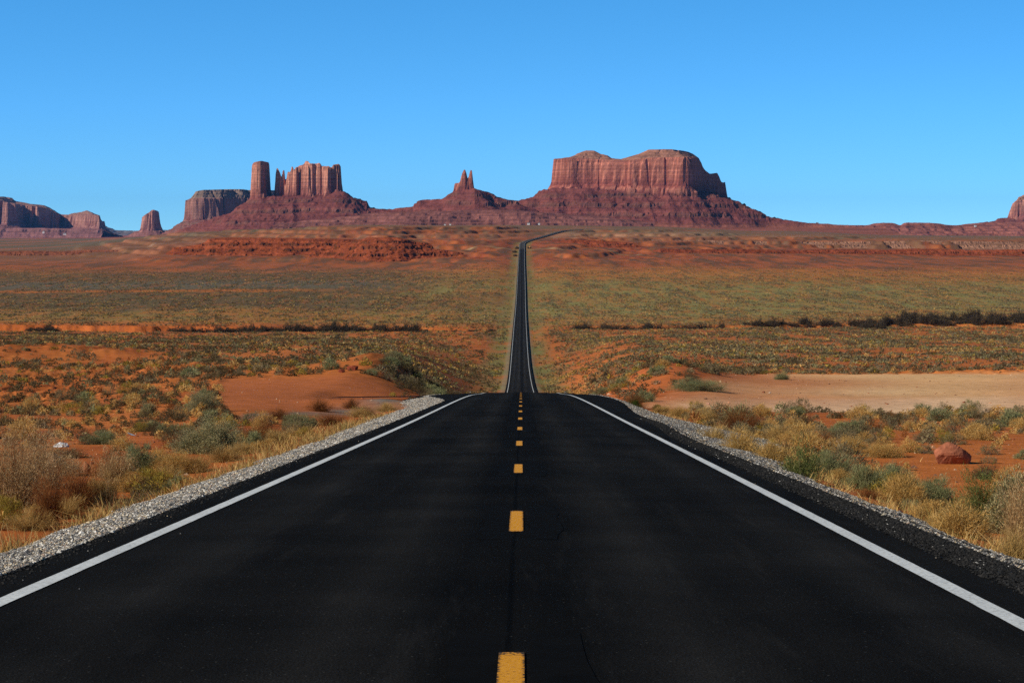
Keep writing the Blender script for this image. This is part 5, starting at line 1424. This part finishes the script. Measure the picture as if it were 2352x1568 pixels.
house(1214, 514, 6400, 11, 4.5, 'tiny white house on the plain below the broad butte, nearest above the road bend')
house(1238, 514, 6500, 8, 4, 'tiny white house right of the one above the road bend')
house(1022, 516, 6300, 7, 3.5, 'tiny white house on the plain under the twin-spire butte')
house(1034, 515.5, 6400, 7, 4, 'tiny house right of the white one under the twin-spire butte')
house(1877, 513.4, 9050, 14, 5, 'tiny pale house on the skyline of the low red ridge')
house(2240, 519, 8700, 12, 5, 'tiny white house under the butte at the right picture edge')
house(149, 538, 12800, 24, 8, 'long white building on the plain under the far left mesa')
house(100, 534, 12900, 16, 14, 'tall pale building on the plain under the far left mesa')
house(426, 543, 8050, 10, 5, 'tiny white house on the plain at the foot of the fluted mesa')
def brow_post(px, py, D, label):
    x_ = float(u_px(px, py)) * D; g = float(land(np.array([x_]), np.array([D]))[0])
    r = empty('delineator_post', (x_, D, g), label=label, category='post', group='short white posts at the brow')
    multi('post', [(0, 0, -.2, .07, .04, .62)], M_WALLW, r); multi('reflector', [(0, -.035, .26, .06, .02, .12)], M_WIN, r)
brow_post(1080, 903, 204, 'short white post with a dark mark at the brow left of the road')
brow_post(1298, 905, 200, 'short white post with a dark mark at the brow right of the road')
def ground_stones():
    n = 7000
    D = 24 * (230 / 24) ** rng.uniform(0, 1, n); x = rng.uniform(-.29, .29, n) * D
    k = (np.abs(x - road_x(D)) > 7.2) & (fbm(x / 6, D / 9, 2, 501) > -.15)
    x, D = x[k], D[k]; n = len(x)
    size = rng.lognormal(math.log(.022), .55, n) * (1 + D / 160)
    st = stones('loose_stones', n, x, D, land(x, D) + .005, size, [(.30, .09, .035), (.22, .06, .025), (.42, .20, .10), (.50, .32, .20), (.16, .07, .04)], M_STONE)
    link('loose_stones', st, M_STONE, kind='stuff', label='small stones strewn over the red sand', category='stones')
ground_stones()
def road_sign():
    D = 3000.0; x_ = float(road_x(D)) + 11; g = float(land(np.array([x_]), np.array([D]))[0])
    r = empty('road_sign', (x_, D, g), label='tiny orange road sign by the right side of the far bend', category='sign')
    multi('post', [(0, 0, -.3, .2, .2, 3.0)], mat_plain('sign_post', (.10, .08, .06)), r); multi('panel', [(0, -.16, 1.9, 1.8, .1, 1.8)], mat_plain('orange_sign_paint', (.75, .30, .08)), r)
road_sign()
for px_, py_, D, s, lb in ((1216, 566, 3010, 5, 'dark bush behind the tiny orange road sign at the far bend'), (1188, 565, 2990, 6, 'dark bush left of the far road below the bend'), (1183, 579, 2840, 6, 'larger dark bush on the left verge of the far road'),
                           (1184, 588, 2720, 5, 'small dark bush below the larger one on the far left verge')):
    x_ = float(u_px(px_, py_)) * D; g = float(land(np.array([x_]), np.array([float(D)]))[0])
    o = bpy.data.objects.new('thicket_bush', THK[int(rng.integers(0, 6))]); S.collection.objects.link(o)
    o.location = (x_, D, g - .2); o.scale = (s * 1.3, s * 1.3, s); o['label'] = lb; o['category'] = 'bush'

# ------------------------------------------------------------------ air
def haze():
    m = bpy.data.materials.new('haze'); m.use_nodes = True; t = m.node_tree; t.nodes.clear()
    o = t.nodes.new('ShaderNodeOutputMaterial'); v = t.nodes.new('ShaderNodeVolumePrincipled')
    v.inputs['Color'].default_value = (.16, .42, 1.0, 1); v.inputs['Density'].default_value = HAZE; v.inputs['Anisotropy'].default_value = 0.0
    t.links.new(v.outputs[0], o.inputs['Volume'])
    multi('haze', [(0, 0, -260, 64000, 64000, 660)], m, kind='stuff')
HAZE = 0.9e-5
haze()
